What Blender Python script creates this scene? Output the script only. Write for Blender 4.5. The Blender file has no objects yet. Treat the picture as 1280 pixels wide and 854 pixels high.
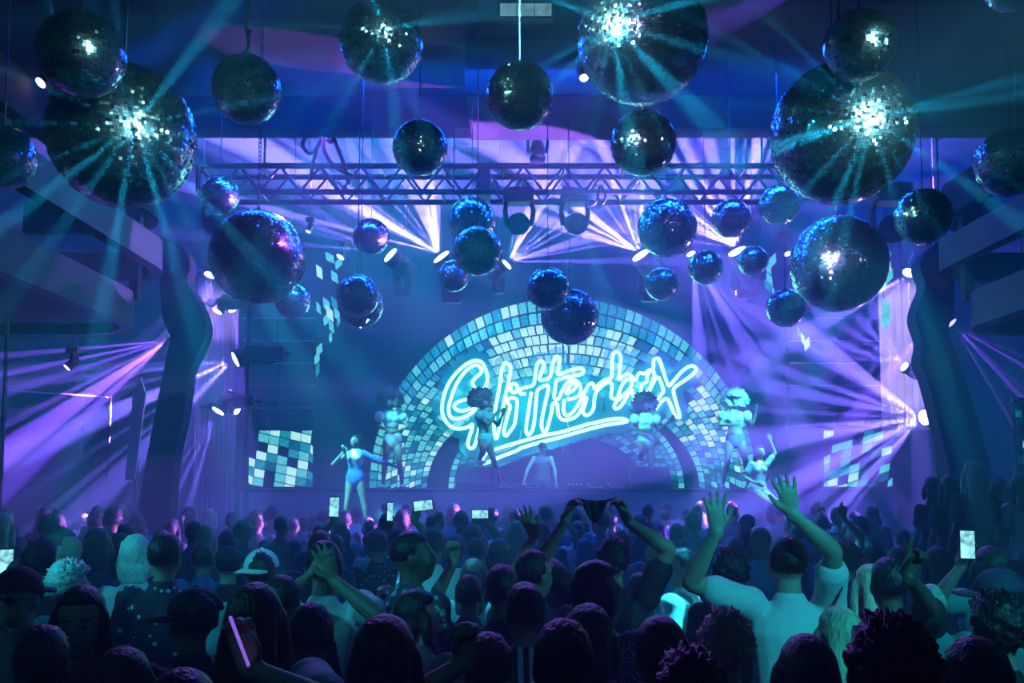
import bpy, bmesh, math, random
from mathutils import Vector, Matrix, Quaternion, noise as mnoise
sc = bpy.context.scene
C = sc.collection
random.seed(4)
PI = math.pi

# ------------------------------------------------------------------ camera
F = 1150.0            # focal length in pixels of the 1280x854 frame
PITCH = math.radians(4.5)
CY = 514.5            # image row of the optical axis
H = 2.1
cam = bpy.data.cameras.new('camera')
cam_o = bpy.data.objects.new('camera', cam)
C.objects.link(cam_o)
cam.sensor_width = 36
cam.lens = F / 1280 * 36
cam.shift_y = (CY - 427) / 1280
cam.clip_start = 0.02
cam_o.location = (0, 0, H)
cam_o.rotation_euler = (PI / 2 + PITCH, 0, 0)
sc.camera = cam_o


def at(px, py, Y):
    """point of the pixel's line of sight at depth Y (metres from the camera)"""
    dx = (px - 640) / F
    dy = (CY - py) / F
    d = Vector((dx, math.cos(PITCH) - dy * math.sin(PITCH), math.sin(PITCH) + dy * math.cos(PITCH)))
    return Vector((0, 0, H)) + d * (Y / d.y)


# ------------------------------------------------------------------ world, exposure, sampling
w = bpy.data.worlds.new('night')
sc.world = w
w.use_nodes = True
w.node_tree.nodes['Background'].inputs[0].default_value = (0.002, 0.004, 0.012, 1)
sc.view_settings.view_transform = 'Standard'
sc.view_settings.look = 'None'
sc.view_settings.gamma = 1
sc.view_settings.use_curve_mapping = False
sc.view_settings.exposure = -0.35
sc.cycles.use_denoising = True
sc.cycles.max_bounces = 4
sc.cycles.diffuse_bounces = 2
sc.cycles.glossy_bounces = 3
sc.cycles.transmission_bounces = 3
sc.cycles.transparent_max_bounces = 8
sc.cycles.volume_bounces = 0
sc.cycles.sample_clamp_indirect = 3
sc.cycles.sample_clamp_direct = 0

VIO = (0.36, 0.07, 1.0)
LAV = (0.34, 0.14, 1.0)
CYN = (0.02, 0.62, 0.85)
ICE = (0.25, 0.85, 1.0)
BLU = (0.004, 0.09, 0.95)
TEAL = (0.0, 0.30, 0.62)


def aim(o, t):
    o.rotation_euler = (Vector(t) - Vector(o.location)).to_track_quat('-Z', 'Y').to_euler()


def spot(p, t, ang, col, watt, scale=0, lo=.5, hi=.66, floor=.04, blend=.25, seed=0., size=.03, name='beam', fan=None, star=False):
    """a stage lamp or added light; scale > 0 puts a gobo of that grain in its gate; fan = half width of a flat fan of rays"""
    l = bpy.data.lights.new(name, 'POINT' if star else 'SPOT')
    l.energy = watt
    l.color = col
    if not star:
        l.spot_size = math.radians(ang)
        l.spot_blend = blend
    l.shadow_soft_size = size
    o = bpy.data.objects.new(name, l)
    C.objects.link(o)
    o.location = p
    if fan or star:
        z = (Vector(p) - Vector(t)).normalized()
        y = Vector((0, 0, 1) if star else (0, 1, 0))
        y = y - z * z.dot(y)
        y.normalize()
        x = y.cross(z)
        o.rotation_euler = Matrix((x, y, z)).transposed().to_euler()
    else:
        aim(o, t)
    if scale:
        l.use_nodes = True
        nt = l.node_tree
        e = nt.nodes['Emission']

        def mth(op, a, b=None, cl=False):
            n = nt.nodes.new('ShaderNodeMath')
            n.operation = op
            n.use_clamp = cl
            for i, q in enumerate((a, b)):
                if q is None:
                    continue
                if isinstance(q, (int, float)):
                    n.inputs[i].default_value = q
                else:
                    nt.links.new(q, n.inputs[i])
            return n.outputs[0]
        tc = nt.nodes.new('ShaderNodeTexCoord')
        no = nt.nodes.new('ShaderNodeTexNoise')
        no.inputs['Scale'].default_value = scale
        mr = nt.nodes.new('ShaderNodeMapRange')
        mr.interpolation_type = 'SMOOTHSTEP'
        for i, v in zip((1, 2, 3, 4), (lo, hi, floor, 1.0)):
            mr.inputs[i].default_value = v
        if fan or star:
            dots = []
            for ax in (x, y, z):        # the ray's direction along the lamp's own axes
                n = nt.nodes.new('ShaderNodeVectorMath')
                n.operation = 'DOT_PRODUCT'
                n.inputs[1].default_value = ax
                nt.links.new(tc.outputs['Normal'], n.inputs[0])
                dots.append(n.outputs['Value'])
            u = mth('DIVIDE', dots[0], mth('ABSOLUTE', dots[2]))
            v = mth('DIVIDE', dots[1], mth('ABSOLUTE', dots[2]))
            no.noise_dimensions = '1D'
            no.inputs['Detail'].default_value = 1.5
            ar = mth('ARCTAN2', dots[1], dots[0]) if star else mth('ARCTANGENT', u)
            nt.links.new(mth('ADD', ar, seed * 5.3), no.inputs['W'])
            nt.links.new(no.outputs[0], mr.inputs[0])
            if star:
                win = mth('SUBTRACT', 1.2, mth('DIVIDE', mth('ABSOLUTE', dots[2]), .13), True)
            else:
                win = mth('SUBTRACT', 1.25, mth('DIVIDE', mth('ABSOLUTE', v), fan), True)
            nt.links.new(mth('MULTIPLY', mr.outputs[0], win), e.inputs['Strength'])
        else:
            no.noise_dimensions = '4D'
            no.inputs['Detail'].default_value = 0.6
            no.inputs['W'].default_value = seed * 3.7
            nt.links.new(tc.outputs['Normal'], no.inputs['Vector'])
            nt.links.new(no.outputs[0], mr.inputs[0])
            nt.links.new(mr.outputs[0], e.inputs['Strength'])
    return o


def area(p, t, sx, sy, col, watt, name='wash'):
    l = bpy.data.lights.new(name, 'AREA')
    l.shape = 'RECTANGLE'
    l.size = sx
    l.size_y = sy
    l.energy = watt
    l.color = col
    o = bpy.data.objects.new(name, l)
    C.objects.link(o)
    o.location = p
    aim(o, t)
    return o


# added blue and teal fill panels, out of view, that tint the haze
FILL_WASH = [
    ((-6.5, 16.5, 9.2), (-6.0, 14.5, 0), 2.5, 1.0, BLU, 400),
    ((-2.2, 17.5, 9.2), (-2.2, 16.5, 0), 3.0, 1.0, TEAL, 850),
    ((2.5, 16.5, 9.2), (2.5, 14.5, 0), 3.0, 1.0, BLU, 560),
    ((7.0, 16.5, 9.2), (6.0, 14.5, 0), 2.5, 1.0, (0.01, 0.06, 1.0), 800),
    ((0.0, 11.2, 7.3), (0.0, 11.6, 0), 8.0, .6, BLU, 650),
]
for a in FILL_WASH:
    area(*a)
# added unseen lamps: cyan patches on the crowd, violet rims from the ceiling edge
CROWD_FILL = [
    ((-4.7, 1.2, 4.0), (-.6, 4.0, 1.5), 44, CYN, 450, 7, .47, .62, .02),
    ((-4.7, 3.6, 4.0), (-1.5, 5.6, 1.5), 40, CYN, 420, 7, .47, .62, .02),
    ((5.6, 2.0, 4.0), (1.4, 4.2, 1.5), 40, CYN, 800, 6, .45, .60, .02),
    ((-1.5, -6.5, 7.0), (-.6, 4.5, 1.3), 34, (.02, .40, .80), 350, 7, .5, .62, .02),
    ((-2.6, 12.4, 6.9), (-.9, 4.0, 1.6), 20, VIO, 900, 0, 0, 1, 0),
    ((2.6, 12.4, 6.9), (1.4, 4.0, 1.6), 20, VIO, 900, 0, 0, 1, 0),
]
CROWD_FILL += [  # added narrow spots on pale shirts and hair in the near rows
    ((4.0, -3.5, 6.2), at(1000, 805, 4.2), 10, CYN, 4200, 9, .40, .58, .1),
    ((-4.2, -3.5, 6.2), at(165, 700, 5.0), 15, CYN, 1900, 9, .44, .60, .05),
    ((-4.2, -3.0, 6.2), at(425, 735, 4.6), 10, CYN, 2000, 9, .44, .60, .05),
    ((4.2, -3.0, 6.2), at(1190, 760, 4.7), 11, CYN, 2200, 9, .42, .58, .05),
]
for i, (p, t, a, c, wt, g, lo, hi, fl) in enumerate(CROWD_FILL):
    spot(p, t, a, c, wt, g, lo, hi, fl, seed=40 + i, name='crowd_fill')
# added fill spots without fixtures, behind the truss, one for each performer
KEY = [(490, 528, 18.0, 210, 268), (607, 535, 18.0, 80, 648), (808, 535, 18.0, 120, 722), (920, 528, 18.0, 210, 1118), (444, 590, 16.6, 260, 268), (950, 595, 16.6, 200, 1118), (680, 580, 18.4, 40, 722)]
for px, py, Y, wt, hx in KEY:
    spot(at(hx, 262, 14.5), at(px, py, Y), 13, (.04, .70, .85), wt * 70, 0, name='cast_fill_light', blend=.6)

# ------------------------------------------------------------------ helpers
MATS = {}


def mat(name, col, rough=.6, metal=0., emit=None, es=1., var=0., vscale=20., bump=0., bscale=60., spec=.4, alpha=None, stretch=None):
    if name in MATS:
        return MATS[name]
    m = bpy.data.materials.new(name)
    MATS[name] = m
    m.use_nodes = True
    nt = m.node_tree
    b = nt.nodes['Principled BSDF']
    b.inputs['Base Color'].default_value = (*col, 1)
    b.inputs['Roughness'].default_value = rough
    b.inputs['Metallic'].default_value = metal
    b.inputs['Specular IOR Level'].default_value = spec
    if emit:
        b.inputs['Emission Color'].default_value = (*emit, 1)
        b.inputs['Emission Strength'].default_value = es
        m.cycles.emission_sampling = 'NONE'
    tc = None
    if var or bump:
        tc = nt.nodes.new('ShaderNodeTexCoord')
        mp = nt.nodes.new('ShaderNodeMapping')
        if stretch:
            mp.inputs['Scale'].default_value = stretch
        nt.links.new(tc.outputs['Object'], mp.inputs['Vector'])
    if var:
        n = nt.nodes.new('ShaderNodeTexNoise')
        n.inputs['Scale'].default_value = vscale
        n.inputs['Detail'].default_value = 4
        nt.links.new(mp.outputs[0], n.inputs['Vector'])
        r = nt.nodes.new('ShaderNodeMapRange')
        r.inputs[1].default_value = .3
        r.inputs[2].default_value = .7
        r.inputs[3].default_value = 1 - var
        r.inputs[4].default_value = 1 + var
        nt.links.new(n.outputs[0], r.inputs[0])
        mx = nt.nodes.new('ShaderNodeMix')
        mx.data_type = 'RGBA'
        mx.blend_type = 'MULTIPLY'
        mx.inputs['Factor'].default_value = 1
        mx.inputs['A'].default_value = (*(emit if emit else col), 1)
        nt.links.new(r.outputs[0], mx.inputs['B'])
        nt.links.new(mx.outputs['Result'], b.inputs['Emission Color' if emit else 'Base Color'])
    if bump:
        n2 = nt.nodes.new('ShaderNodeTexNoise')
        n2.inputs['Scale'].default_value = bscale
        n2.inputs['Detail'].default_value = 3
        nt.links.new(mp.outputs[0], n2.inputs['Vector'])
        bp = nt.nodes.new('ShaderNodeBump')
        bp.inputs['Strength'].default_value = bump
        bp.inputs['Distance'].default_value = .01
        nt.links.new(n2.outputs[0], bp.inputs['Height'])
        nt.links.new(bp.outputs[0], b.inputs['Normal'])
    if alpha is not None:
        b.inputs['Alpha'].default_value = alpha
    return m


def link(name, me, m=None, parent=None, smooth=False):
    o = bpy.data.objects.new(name, me)
    C.objects.link(o)
    if m is not None and len(me.materials) == 0:
        me.materials.append(m)
    if parent is not None:
        o.parent = parent
    if smooth and len(me.polygons):
        me.polygons.foreach_set('use_smooth', [True] * len(me.polygons))
    return o


def obj(name, bm, m, parent=None, smooth=False):
    me = bpy.data.meshes.new(name)
    bm.normal_update()
    bm.to_mesh(me)
    bm.free()
    return link(name, me, m, parent, smooth)


def tag(o, label=None, cat=None, group=None, kind=None):
    if label:
        o['label'] = label
    if cat:
        o['category'] = cat
    if group:
        o['group'] = group
    if kind:
        o['kind'] = kind
    return o


def thing(name, label, cat, loc=(0, 0, 0), rz=0., group=None):
    o = bpy.data.objects.new(name, None)
    C.objects.link(o)
    o.empty_display_size = .1
    o.location = loc
    o.rotation_euler = (0, 0, rz)
    return tag(o, label, cat, group)


def copy_tree(o, parent=None):
    c = o.copy()
    C.objects.link(c)
    c.parent = parent
    for ch in list(o.children):
        copy_tree(ch, c)
    return c


def NB():
    return bmesh.new()


def box(bm, a, b, bevel=0.):
    a = Vector(a)
    b = Vector(b)
    r = bmesh.ops.create_cube(bm, size=1)
    for v in r['verts']:
        v.co = Vector([a[i] + (v.co[i] + .5) * (b[i] - a[i]) for i in range(3)])
    if bevel:
        es = list({e for v in r['verts'] for e in v.link_edges})
        bmesh.ops.bevel(bm, geom=es, offset=bevel, segments=2, affect='EDGES', profile=.5)
    return bm


def frame_of(d, side=None):
    d = d.normalized()
    s = Vector(side) if side is not None else Vector((1, 0, 0))
    s = s - d * s.dot(d)
    if s.length < 1e-3:
        s = Vector((0, 1, 0)) - d * d.y
    s.normalize()
    return s, d.cross(s)


def loft(bm, pts, rad, n=10, side=None, caps=True):
    """closed tube through pts; rad = radius or (radius along side, radius across)"""
    pts = [Vector(p) for p in pts]
    rad = [(r, r) if isinstance(r, (int, float)) else r for r in rad]
    P, R, D = [], [], []
    m = len(pts)
    ds = []
    for i in range(m):
        a = pts[max(0, i - 1)]
        b = pts[min(m - 1, i + 1)]
        ds.append((b - a).normalized())
    if caps:
        k = min(rad[0])
        P += [pts[0] - ds[0] * k * .85, pts[0] - ds[0] * k * .55]
        R += [tuple(.3 * x for x in rad[0]), tuple(.75 * x for x in rad[0])]
        D += [ds[0], ds[0]]
    P += pts
    R += rad
    D += ds
    if caps:
        k = min(rad[-1])
        P += [pts[-1] + ds[-1] * k * .55, pts[-1] + ds[-1] * k * .85]
        R += [tuple(.75 * x for x in rad[-1]), tuple(.3 * x for x in rad[-1])]
        D += [ds[-1], ds[-1]]
    rings = []
    s = side
    for p, (ra, rb), d in zip(P, R, D):
        u, v = frame_of(d, s)
        if side is None:
            s = u
        rings.append([bm.verts.new(p + u * (ra * math.cos(2 * PI * k / n)) + v * (rb * math.sin(2 * PI * k / n))) for k in range(n)])
    for a, b in zip(rings, rings[1:]):
        for k in range(n):
            bm.faces.new((a[k], a[(k + 1) % n], b[(k + 1) % n], b[k]))
    bm.faces.new(list(reversed(rings[0])))
    bm.faces.new(rings[-1])
    return bm


def tube(bm, pts, r, n=6):
    return loft(bm, pts, [r] * len(pts), n, caps=False)


def ell(bm, c, r, rot=None, nu=14, nv=9):
    M = Matrix.Translation(Vector(c)) @ (rot.to_4x4() if rot else Matrix.Identity(4)) @ Matrix.Diagonal((*r, 1))
    bmesh.ops.create_uvsphere(bm, u_segments=nu, v_segments=nv, radius=1, matrix=M)
    return bm


def lathe(bm, prof, n=24, M=None):
    """prof: (radius, z) rows; closed with end caps"""
    rings = []
    for r, z in prof:
        rings.append([bm.verts.new(Vector((r * math.cos(2 * PI * k / n), r * math.sin(2 * PI * k / n), z))) for k in range(n)])
    for a, b in zip(rings, rings[1:]):
        for k in range(n):
            bm.faces.new((a[k], a[(k + 1) % n], b[(k + 1) % n], b[k]))
    bm.faces.new(list(reversed(rings[0])))
    bm.faces.new(rings[-1])
    if M is not None:
        vs = [v for r in rings for v in r]
        bmesh.ops.transform(bm, matrix=M, verts=vs)
    return bm


def prism(bm, poly, y0, y1):
    """polygon of (x, z) pushed from y0 to y1"""
    a = [bm.verts.new((x, y0, z)) for x, z in poly]
    b = [bm.verts.new((x, y1, z)) for x, z in poly]
    n = len(poly)
    bm.faces.new(a)
    bm.faces.new(list(reversed(b)))
    for i in range(n):
        bm.faces.new((a[i], b[i], b[(i + 1) % n], a[(i + 1) % n]))
    bmesh.ops.recalc_face_normals(bm, faces=bm.faces[:])
    return bm


def spline(pts, k=5, closed=False):
    pts = [Vector(p) for p in pts]
    n = len(pts)
    out = []
    rng = range(n) if closed else range(n - 1)
    for i in rng:
        if closed:
            p0, p1, p2, p3 = pts[i - 1], pts[i], pts[(i + 1) % n], pts[(i + 2) % n]
        else:
            p0, p1, p2, p3 = pts[max(0, i - 1)], pts[i], pts[i + 1], pts[min(n - 1, i + 2)]
        for j in range(k):
            t = j / k
            out.append(.5 * ((2 * p1) + (p2 - p0) * t + (2 * p0 - 5 * p1 + 4 * p2 - p3) * t * t + (3 * p1 - p0 - 3 * p2 + p3) * t ** 3))
    out.append(pts[0].copy() if closed else pts[-1].copy())
    return out


# ------------------------------------------------------------------ materials
M_black = mat('black_paint', (.012, .013, .018), .55, var=.3, vscale=3)
M_wall = mat('dark_wall_paint', (.016, .019, .03), .8, var=.35, vscale=2.5, bump=.2, bscale=8)
M_floor = mat('black_dance_floor', (.02, .02, .024), .45, var=.4, vscale=4)
M_steel = mat('dull_steel', (.10, .11, .14), .45, .7, var=.2, vscale=8)
M_rope = mat('white_rope', (.75, .78, .8), .8, bump=.3, bscale=200)
M_fix = mat('lamp_housing', (.02, .02, .028), .4, var=.2, vscale=9)
M_mirror = mat('mirror_glass', (.86, .93, .96), .2, 1.0)
M_core = mat('ball_core', (.01, .012, .018), .5)
M_screen = mat('video_panel_glass', (.012, .02, .035), .3, var=.2, vscale=5)
M_pale = mat('pale_cloth_drape', (.62, .62, .72), .8, var=.12, vscale=2, bump=.3, bscale=5)
M_seq = mat('sequin_fascia', (.035, .05, .06), .35, .4, var=.6, vscale=55, bump=.8, bscale=70)
M_fascia = mat('blue_grey_stage_skirt', (.14, .27, .34), .7, var=.15, vscale=2)

# ------------------------------------------------------------------ the hall
def struct(name, a, b, m, parent=None):
    o = obj(name, box(NB(), a, b), m, parent)
    o['kind'] = 'structure'
    return o


XW = 9.6
struct('floor', (-XW, -9, -.15), (XW, 21, 0), M_floor)
struct('wall_back', (-XW, 20.6, 0), (XW, 20.8, 10), M_wall)
struct('wall_left', (-XW - .2, -9, 0), (-XW, 20.6, 10), M_wall)
struct('wall_right', (XW, -9, 0), (XW + .2, 20.6, 10), M_wall)
struct('wall_front', (-XW, -9.2, 0), (XW, -9, 10), M_wall)
cl = struct('ceiling', (-XW, -9, 7.7), (XW, 12.9, 7.9), M_black)
struct('ceiling_stage', (-XW, 13.3, 9.8), (XW, 20.6, 9.95), M_black)
struct('trim_1', (-XW, 12.9, at(640, 163, 13).z), (XW, 13.3, 9.95), M_wall)
# ducts and a recessed lit panel on the ceiling
d = obj('ceiling_duct', box(NB(), (at(585, 120, 12).x, 11.2, 6.95), (at(822, 120, 12).x, 12.7, 7.7), .03), M_wall)
tag(d, 'boxy dark ventilation duct boxed in under the ceiling edge', 'duct')
d2 = obj('ceiling_beam', box(NB(), (-XW, 9.6, 7.45), (XW, 9.9, 7.7), .02), M_wall)
tag(d2, 'dark square beam running across the ceiling', 'beam')
lp = thing('ceiling_light', 'pale rectangular light panel set in the dark ceiling', 'light', (at(657, 14, 10.2).x, 10.2, at(657, 14, 10.2).z))
obj('frame', box(NB(), (-.32, -.05, -.11), (.32, .08, .11), .01), M_fix, lp)
obj('hanger', box(NB(), (-.02, .0, .1), (.02, .04, 7.7 - lp.location.z)), M_fix, lp)
for k in range(3):
    obj('diffuser', box(NB(), (-.295 + k * .2, -.07, -.085), (-.105 + k * .2, -.05, .085), .004),
        mat('frosted_diffuser', (.4, .5, .5), .6, emit=(.16, .42, .5), es=.8, var=.6, vscale=14), lp)

# ------------------------------------------------------------------ haze
hz = obj('stage_haze', box(NB(), (-XW + .01, -8.99, .005), (XW - .01, 20.55, 9.79)), None)
hm = bpy.data.materials.new('theatrical_haze')
hm.use_nodes = True
nt = hm.node_tree
nt.nodes.clear()
vo = nt.nodes.new('ShaderNodeVolumeScatter')
vo.inputs['Color'].default_value = (.38, .82, 1, 1)
vo.inputs['Density'].default_value = .03
vo.inputs['Anisotropy'].default_value = .25
no_ = nt.nodes.new('ShaderNodeOutputMaterial')
nt.links.new(vo.outputs[0], no_.inputs['Volume'])
hz.data.materials.append(hm)
tag(hz, 'blue theatrical haze hanging in the hall', 'haze', kind='stuff')

# ------------------------------------------------------------------ stage
def x_at(px, Y):
    return (px - 640) / F * at(640, 605, Y).y


ZS, ZR = 1.3, 2.0
st = thing('stage', 'low dark stage platform in front of the tall riser', 'stage', (0, 15.6, 0))
obj('deck', box(NB(), (x_at(150, 17), 0, ZS - .08), (x_at(1190, 17), 4.9, ZS), .01), M_black, st)
for k in range(9):
    xa = x_at(150, 17) + k * (x_at(1190, 17) - x_at(150, 17)) / 9
    xb = x_at(150, 17) + (k + 1) * (x_at(1190, 17) - x_at(150, 17)) / 9
    obj('front_panel', box(NB(), (xa + .01, .05, 0), (xb - .01, .12, ZS - .082), .008), M_fascia, st)

rx0, rx1 = x_at(300, 17.6), x_at(1120, 17.6)
pit0, pit1 = x_at(640, 17.6), x_at(772, 17.6)
rs = thing('dancer_riser', 'long blue-grey raised dancer platform with flat front panels', 'riser', (0, 17.6, ZS))
HR = ZR - ZS
obj('deck', box(NB(), (rx0, 0, HR - .06), (pit0, 2.85, HR), .006), M_black, rs)
obj('deck', box(NB(), (pit1, 0, HR - .06), (rx1, 2.85, HR), .006), M_black, rs)
obj('desk_top', box(NB(), (pit0 + .002, 0, HR - .06), (pit1 - .002, .52, HR), .006), M_black, rs)
npan = 7
for k in range(npan):
    xa = rx0 + k * (rx1 - rx0) / npan
    xb = rx0 + (k + 1) * (rx1 - rx0) / npan
    obj('front_panel', box(NB(), (xa + .004, .02, .002), (xb - .004, .06, HR - .062), .004), M_fascia, rs)

# ------------------------------------------------------------------ tiled arches on the video wall
LV = []
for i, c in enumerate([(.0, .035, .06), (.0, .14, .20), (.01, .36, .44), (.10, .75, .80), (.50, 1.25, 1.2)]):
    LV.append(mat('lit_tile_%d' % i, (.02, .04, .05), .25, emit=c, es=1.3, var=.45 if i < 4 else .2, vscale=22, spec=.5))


def slab(bm, q, th=.03):
    a = [bm.verts.new(p) for p in q]
    b = [bm.verts.new(p + Vector((0, th, 0))) for p in q]
    fs = [bm.faces.new(a), bm.faces.new(list(reversed(b)))]
    for i in range(4):
        fs.append(bm.faces.new((a[i], b[i], b[(i + 1) % 4], a[(i + 1) % 4])))
    return fs


def quad_area(q):
    return ((q[2] - q[0]).cross(q[3] - q[1])).length * .5


def put_tiles(parent, tiles, limit):
    """tiles: (quad, level); the largest `limit` become parts, the rest one joined part"""
    inv = parent.matrix_basis.inverted()
    tiles = sorted(tiles, key=lambda t: -quad_area(t[0]))
    for q, l in tiles[:limit]:
        bm = NB()
        c = sum(q, Vector()) / 4
        slab(bm, [p - c for p in q])
        bmesh.ops.recalc_face_normals(bm, faces=bm.faces[:])
        o = obj('mirror_tile', bm, LV[l], parent)
        o.location = inv @ c
    if tiles[limit:]:
        bm = NB()
        for q, l in tiles[limit:]:
            for f in slab(bm, [inv @ p for p in q]):
                f.material_index = l
        bmesh.ops.recalc_face_normals(bm, faces=bm.faces[:])
        me = bpy.data.meshes.new('mirror_tiles')
        bm.to_mesh(me)
        bm.free()
        for m in LV:
            me.materials.append(m)
        o = link('mirror_tiles', me, None, parent)
        o['kind'] = 'stuff'


def arch(name, label, cx, out, inn, Y0, bulge, rows, cols, rim, lev, limit, gap=.17):
    root = thing(name, label, 'arch', (at(cx, 611, Y0).x, Y0, ZR))

    def P(t, th, dy=0.):
        rx = out[0] + (inn[0] - out[0]) * t
        ry = out[1] + (inn[1] - out[1]) * t
        return at(cx + rx * math.cos(th), 611 - ry * math.sin(th), Y0 - bulge * math.sin(PI * min(1, t)) + dy)
    # carcass
    bm = NB()
    n, mrows = 64, 10
    g = [[bm.verts.new(P(i / mrows, PI * j / n, .09) - root.location) for j in range(n + 1)] for i in range(mrows + 1)]
    bk = [[bm.verts.new(P(t, PI * j / n, .09 + .25) - root.location) for j in range(n + 1)] for t in (0, 1)]
    for i in range(mrows):
        for j in range(n):
            bm.faces.new((g[i][j], g[i][j + 1], g[i + 1][j + 1], g[i + 1][j]))
    for j in range(n):
        bm.faces.new((bk[0][j], bk[0][j + 1], g[0][j + 1], g[0][j]))
        bm.faces.new((g[-1][j], g[-1][j + 1], bk[1][j + 1], bk[1][j]))
    obj('carcass', bm, mat('arch_carcass', (.01, .025, .04), .5), root)
    tiles = []
    ts = [0.0]
    for i in range(rows):
        ts.append(ts[-1] + (rim[i] if i < len(rim) else (1 - sum(rim)) / (rows - len(rim))))
    for i in range(rows):
        nc = cols if i < len(rim) else int(cols * (1.12 - .03 * i))
        for j in range(nc):
            sk = 0 if i < len(rim) else (.5 * (i % 2) + random.uniform(-.08, .08))
            a0 = PI * max(0, min(nc, j + sk + gap * .5)) / nc
            a1 = PI * max(0, min(nc, j + sk + 1 - gap * .5)) / nc
            if a1 - a0 < .3 * PI / nc:
                continue
            tw = 0 if i < len(rim) else .35 * PI / nc * math.copysign(1, math.cos((a0 + a1) / 2)) * min(1, abs(math.cos((a0 + a1) / 2)) * 2)
            d = (ts[i + 1] - ts[i]) * gap * .5
            q = [P(ts[i] + d, a0), P(ts[i + 1] - d, a0 + tw), P(ts[i + 1] - d, a1 + tw), P(ts[i] + d, a1)]
            if min(p.z for p in q) < ZR:
                for p in q:
                    p.z = max(p.z, ZR + .005)
            cc = sum(q, Vector()) / 4
            tilt = random.uniform(-.02, .02)
            q[0].y += tilt
            q[1].y -= tilt
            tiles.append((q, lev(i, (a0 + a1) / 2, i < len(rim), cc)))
    put_tiles(root, tiles, limit)
    return root


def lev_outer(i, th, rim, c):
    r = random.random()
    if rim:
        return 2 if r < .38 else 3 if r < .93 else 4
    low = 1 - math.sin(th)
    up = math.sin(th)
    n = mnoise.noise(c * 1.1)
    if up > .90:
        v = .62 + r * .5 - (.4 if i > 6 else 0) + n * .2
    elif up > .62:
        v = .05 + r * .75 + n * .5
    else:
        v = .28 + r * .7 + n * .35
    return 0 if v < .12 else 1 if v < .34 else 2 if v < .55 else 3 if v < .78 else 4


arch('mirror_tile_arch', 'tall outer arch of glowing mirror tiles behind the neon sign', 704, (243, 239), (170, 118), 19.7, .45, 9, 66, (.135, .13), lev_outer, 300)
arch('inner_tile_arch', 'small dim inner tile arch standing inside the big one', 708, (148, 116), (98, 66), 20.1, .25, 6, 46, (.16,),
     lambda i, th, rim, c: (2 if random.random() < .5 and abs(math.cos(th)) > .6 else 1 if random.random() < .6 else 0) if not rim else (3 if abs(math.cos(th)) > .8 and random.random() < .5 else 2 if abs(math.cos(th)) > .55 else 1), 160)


# side video screens with slanting mirror-tile pictures
def side_screen(name, label, x0, x1, y0, y1, Y, slope, pick, cell=(13, 11)):
    c = at((x0 + x1) / 2, y1, Y)
    c.z = max(c.z, ZS)
    root = thing(name, label, 'screen', c)
    a, b = at(x0, y1, Y), at(x1, y0, Y)
    obj('screen_panel', box(NB(), (a.x - c.x, .04, max(a.z, ZR) - c.z), (b.x - c.x, .14, b.z - c.z), .01), M_screen, root)
    tiles = []
    nx, ny = int((x1 - x0) / cell[0]) + 1, int((y1 - y0) / cell[1]) + 1
    for i in range(-2, nx + 2):
        for j in range(-6, ny + 6):
            ax, ay = x0 + i * cell[0], y0 + j * cell[1] + i * cell[0] * slope
            sh = (j * cell[1]) * .12
            pts = [(ax + .6 - sh, ay + .6), (ax + .6 - sh - 1, ay + cell[1] - .6), (ax + cell[0] - .6 - sh - 1, ay + cell[1] - .6 + cell[0] * slope), (ax + cell[0] - .6 - sh, ay + .6 + cell[0] * slope)]
            if min(p[0] for p in pts) < x0 + .5 or max(p[0] for p in pts) > x1 - .5 or min(p[1] for p in pts) < y0 + .5 or max(p[1] for p in pts) > y1 - .5:
                pts = [(min(max(p[0], x0 + .5), x1 - .5), min(max(p[1], y0 + .5), y1 - .5)) for p in pts]
            q = [at(px, py, Y) for px, py in pts]
            if quad_area(q) < .004:
                continue
            l = pick((pts[0][0] + pts[2][0]) / 2, (pts[0][1] + pts[2][1]) / 2)
            if l is None:
                continue
            tiles.append((q, l))
    put_tiles(root, tiles, 120)
    return root


def pick_l(x, y):
    r = random.random()
    if y < 560 and x < 330 and r < .4:
        return None
    return 4 if r < .3 else 3 if r < .55 else 2 if r < .72 else 1 if r < .8 else None


def pick_r(x, y):
    r = random.random()
    k = (y - 537) / 74
    if r > .35 + .5 * k:
        return None
    r = random.random()
    return 4 if r < .12 + .15 * k else 3 if r < .45 else 2 if r < .8 else 1


side_screen('video_screen', 'square video screen of bright slanting tiles beside the singer in blue', 310, 391, 538, 609, 19.3, .22, pick_l)
side_screen('video_screen', 'square video screen of sparse dim tiles beside the white drape', 1030, 1116, 538, 609, 19.3, -.28, pick_r)


# dark unlit video panels stacked above the screens
def panel_stack(label, x0, x1, rows, Y):
    c = at((x0 + x1) / 2, rows[-1], Y)
    c.z = ZR
    root = thing('video_panel_tower', label, 'video wall', c)
    for a, b in zip(rows, rows[1:]):
        n = 2
        for k in range(n):
            p = at(x0 + (x1 - x0) * k / n, b, Y)
            q = at(x0 + (x1 - x0) * (k + 1) / n, a, Y)
            obj('video_panel', box(NB(), (p.x - c.x + .012, 0, p.z - c.z + .012), (q.x - c.x - .012, .1, q.z - c.z - .012), .008), M_screen, root)
        p = at(x0, a, Y)
        q = at(x1, a, Y)
        obj('panel_seam', box(NB(), (p.x - c.x, -.01, p.z - c.z - .012), (q.x - c.x, .09, q.z - c.z + .010)), mat('steel_edge', (.5, .55, .6), .3, .9), root)
    p, q = at(x0, rows[-1], Y), at(x1, rows[0], Y)
    obj('back_frame', box(NB(), (p.x - c.x, .11, 0), (q.x - c.x, .2, q.z - c.z)), M_fix, root)
    return root


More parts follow.
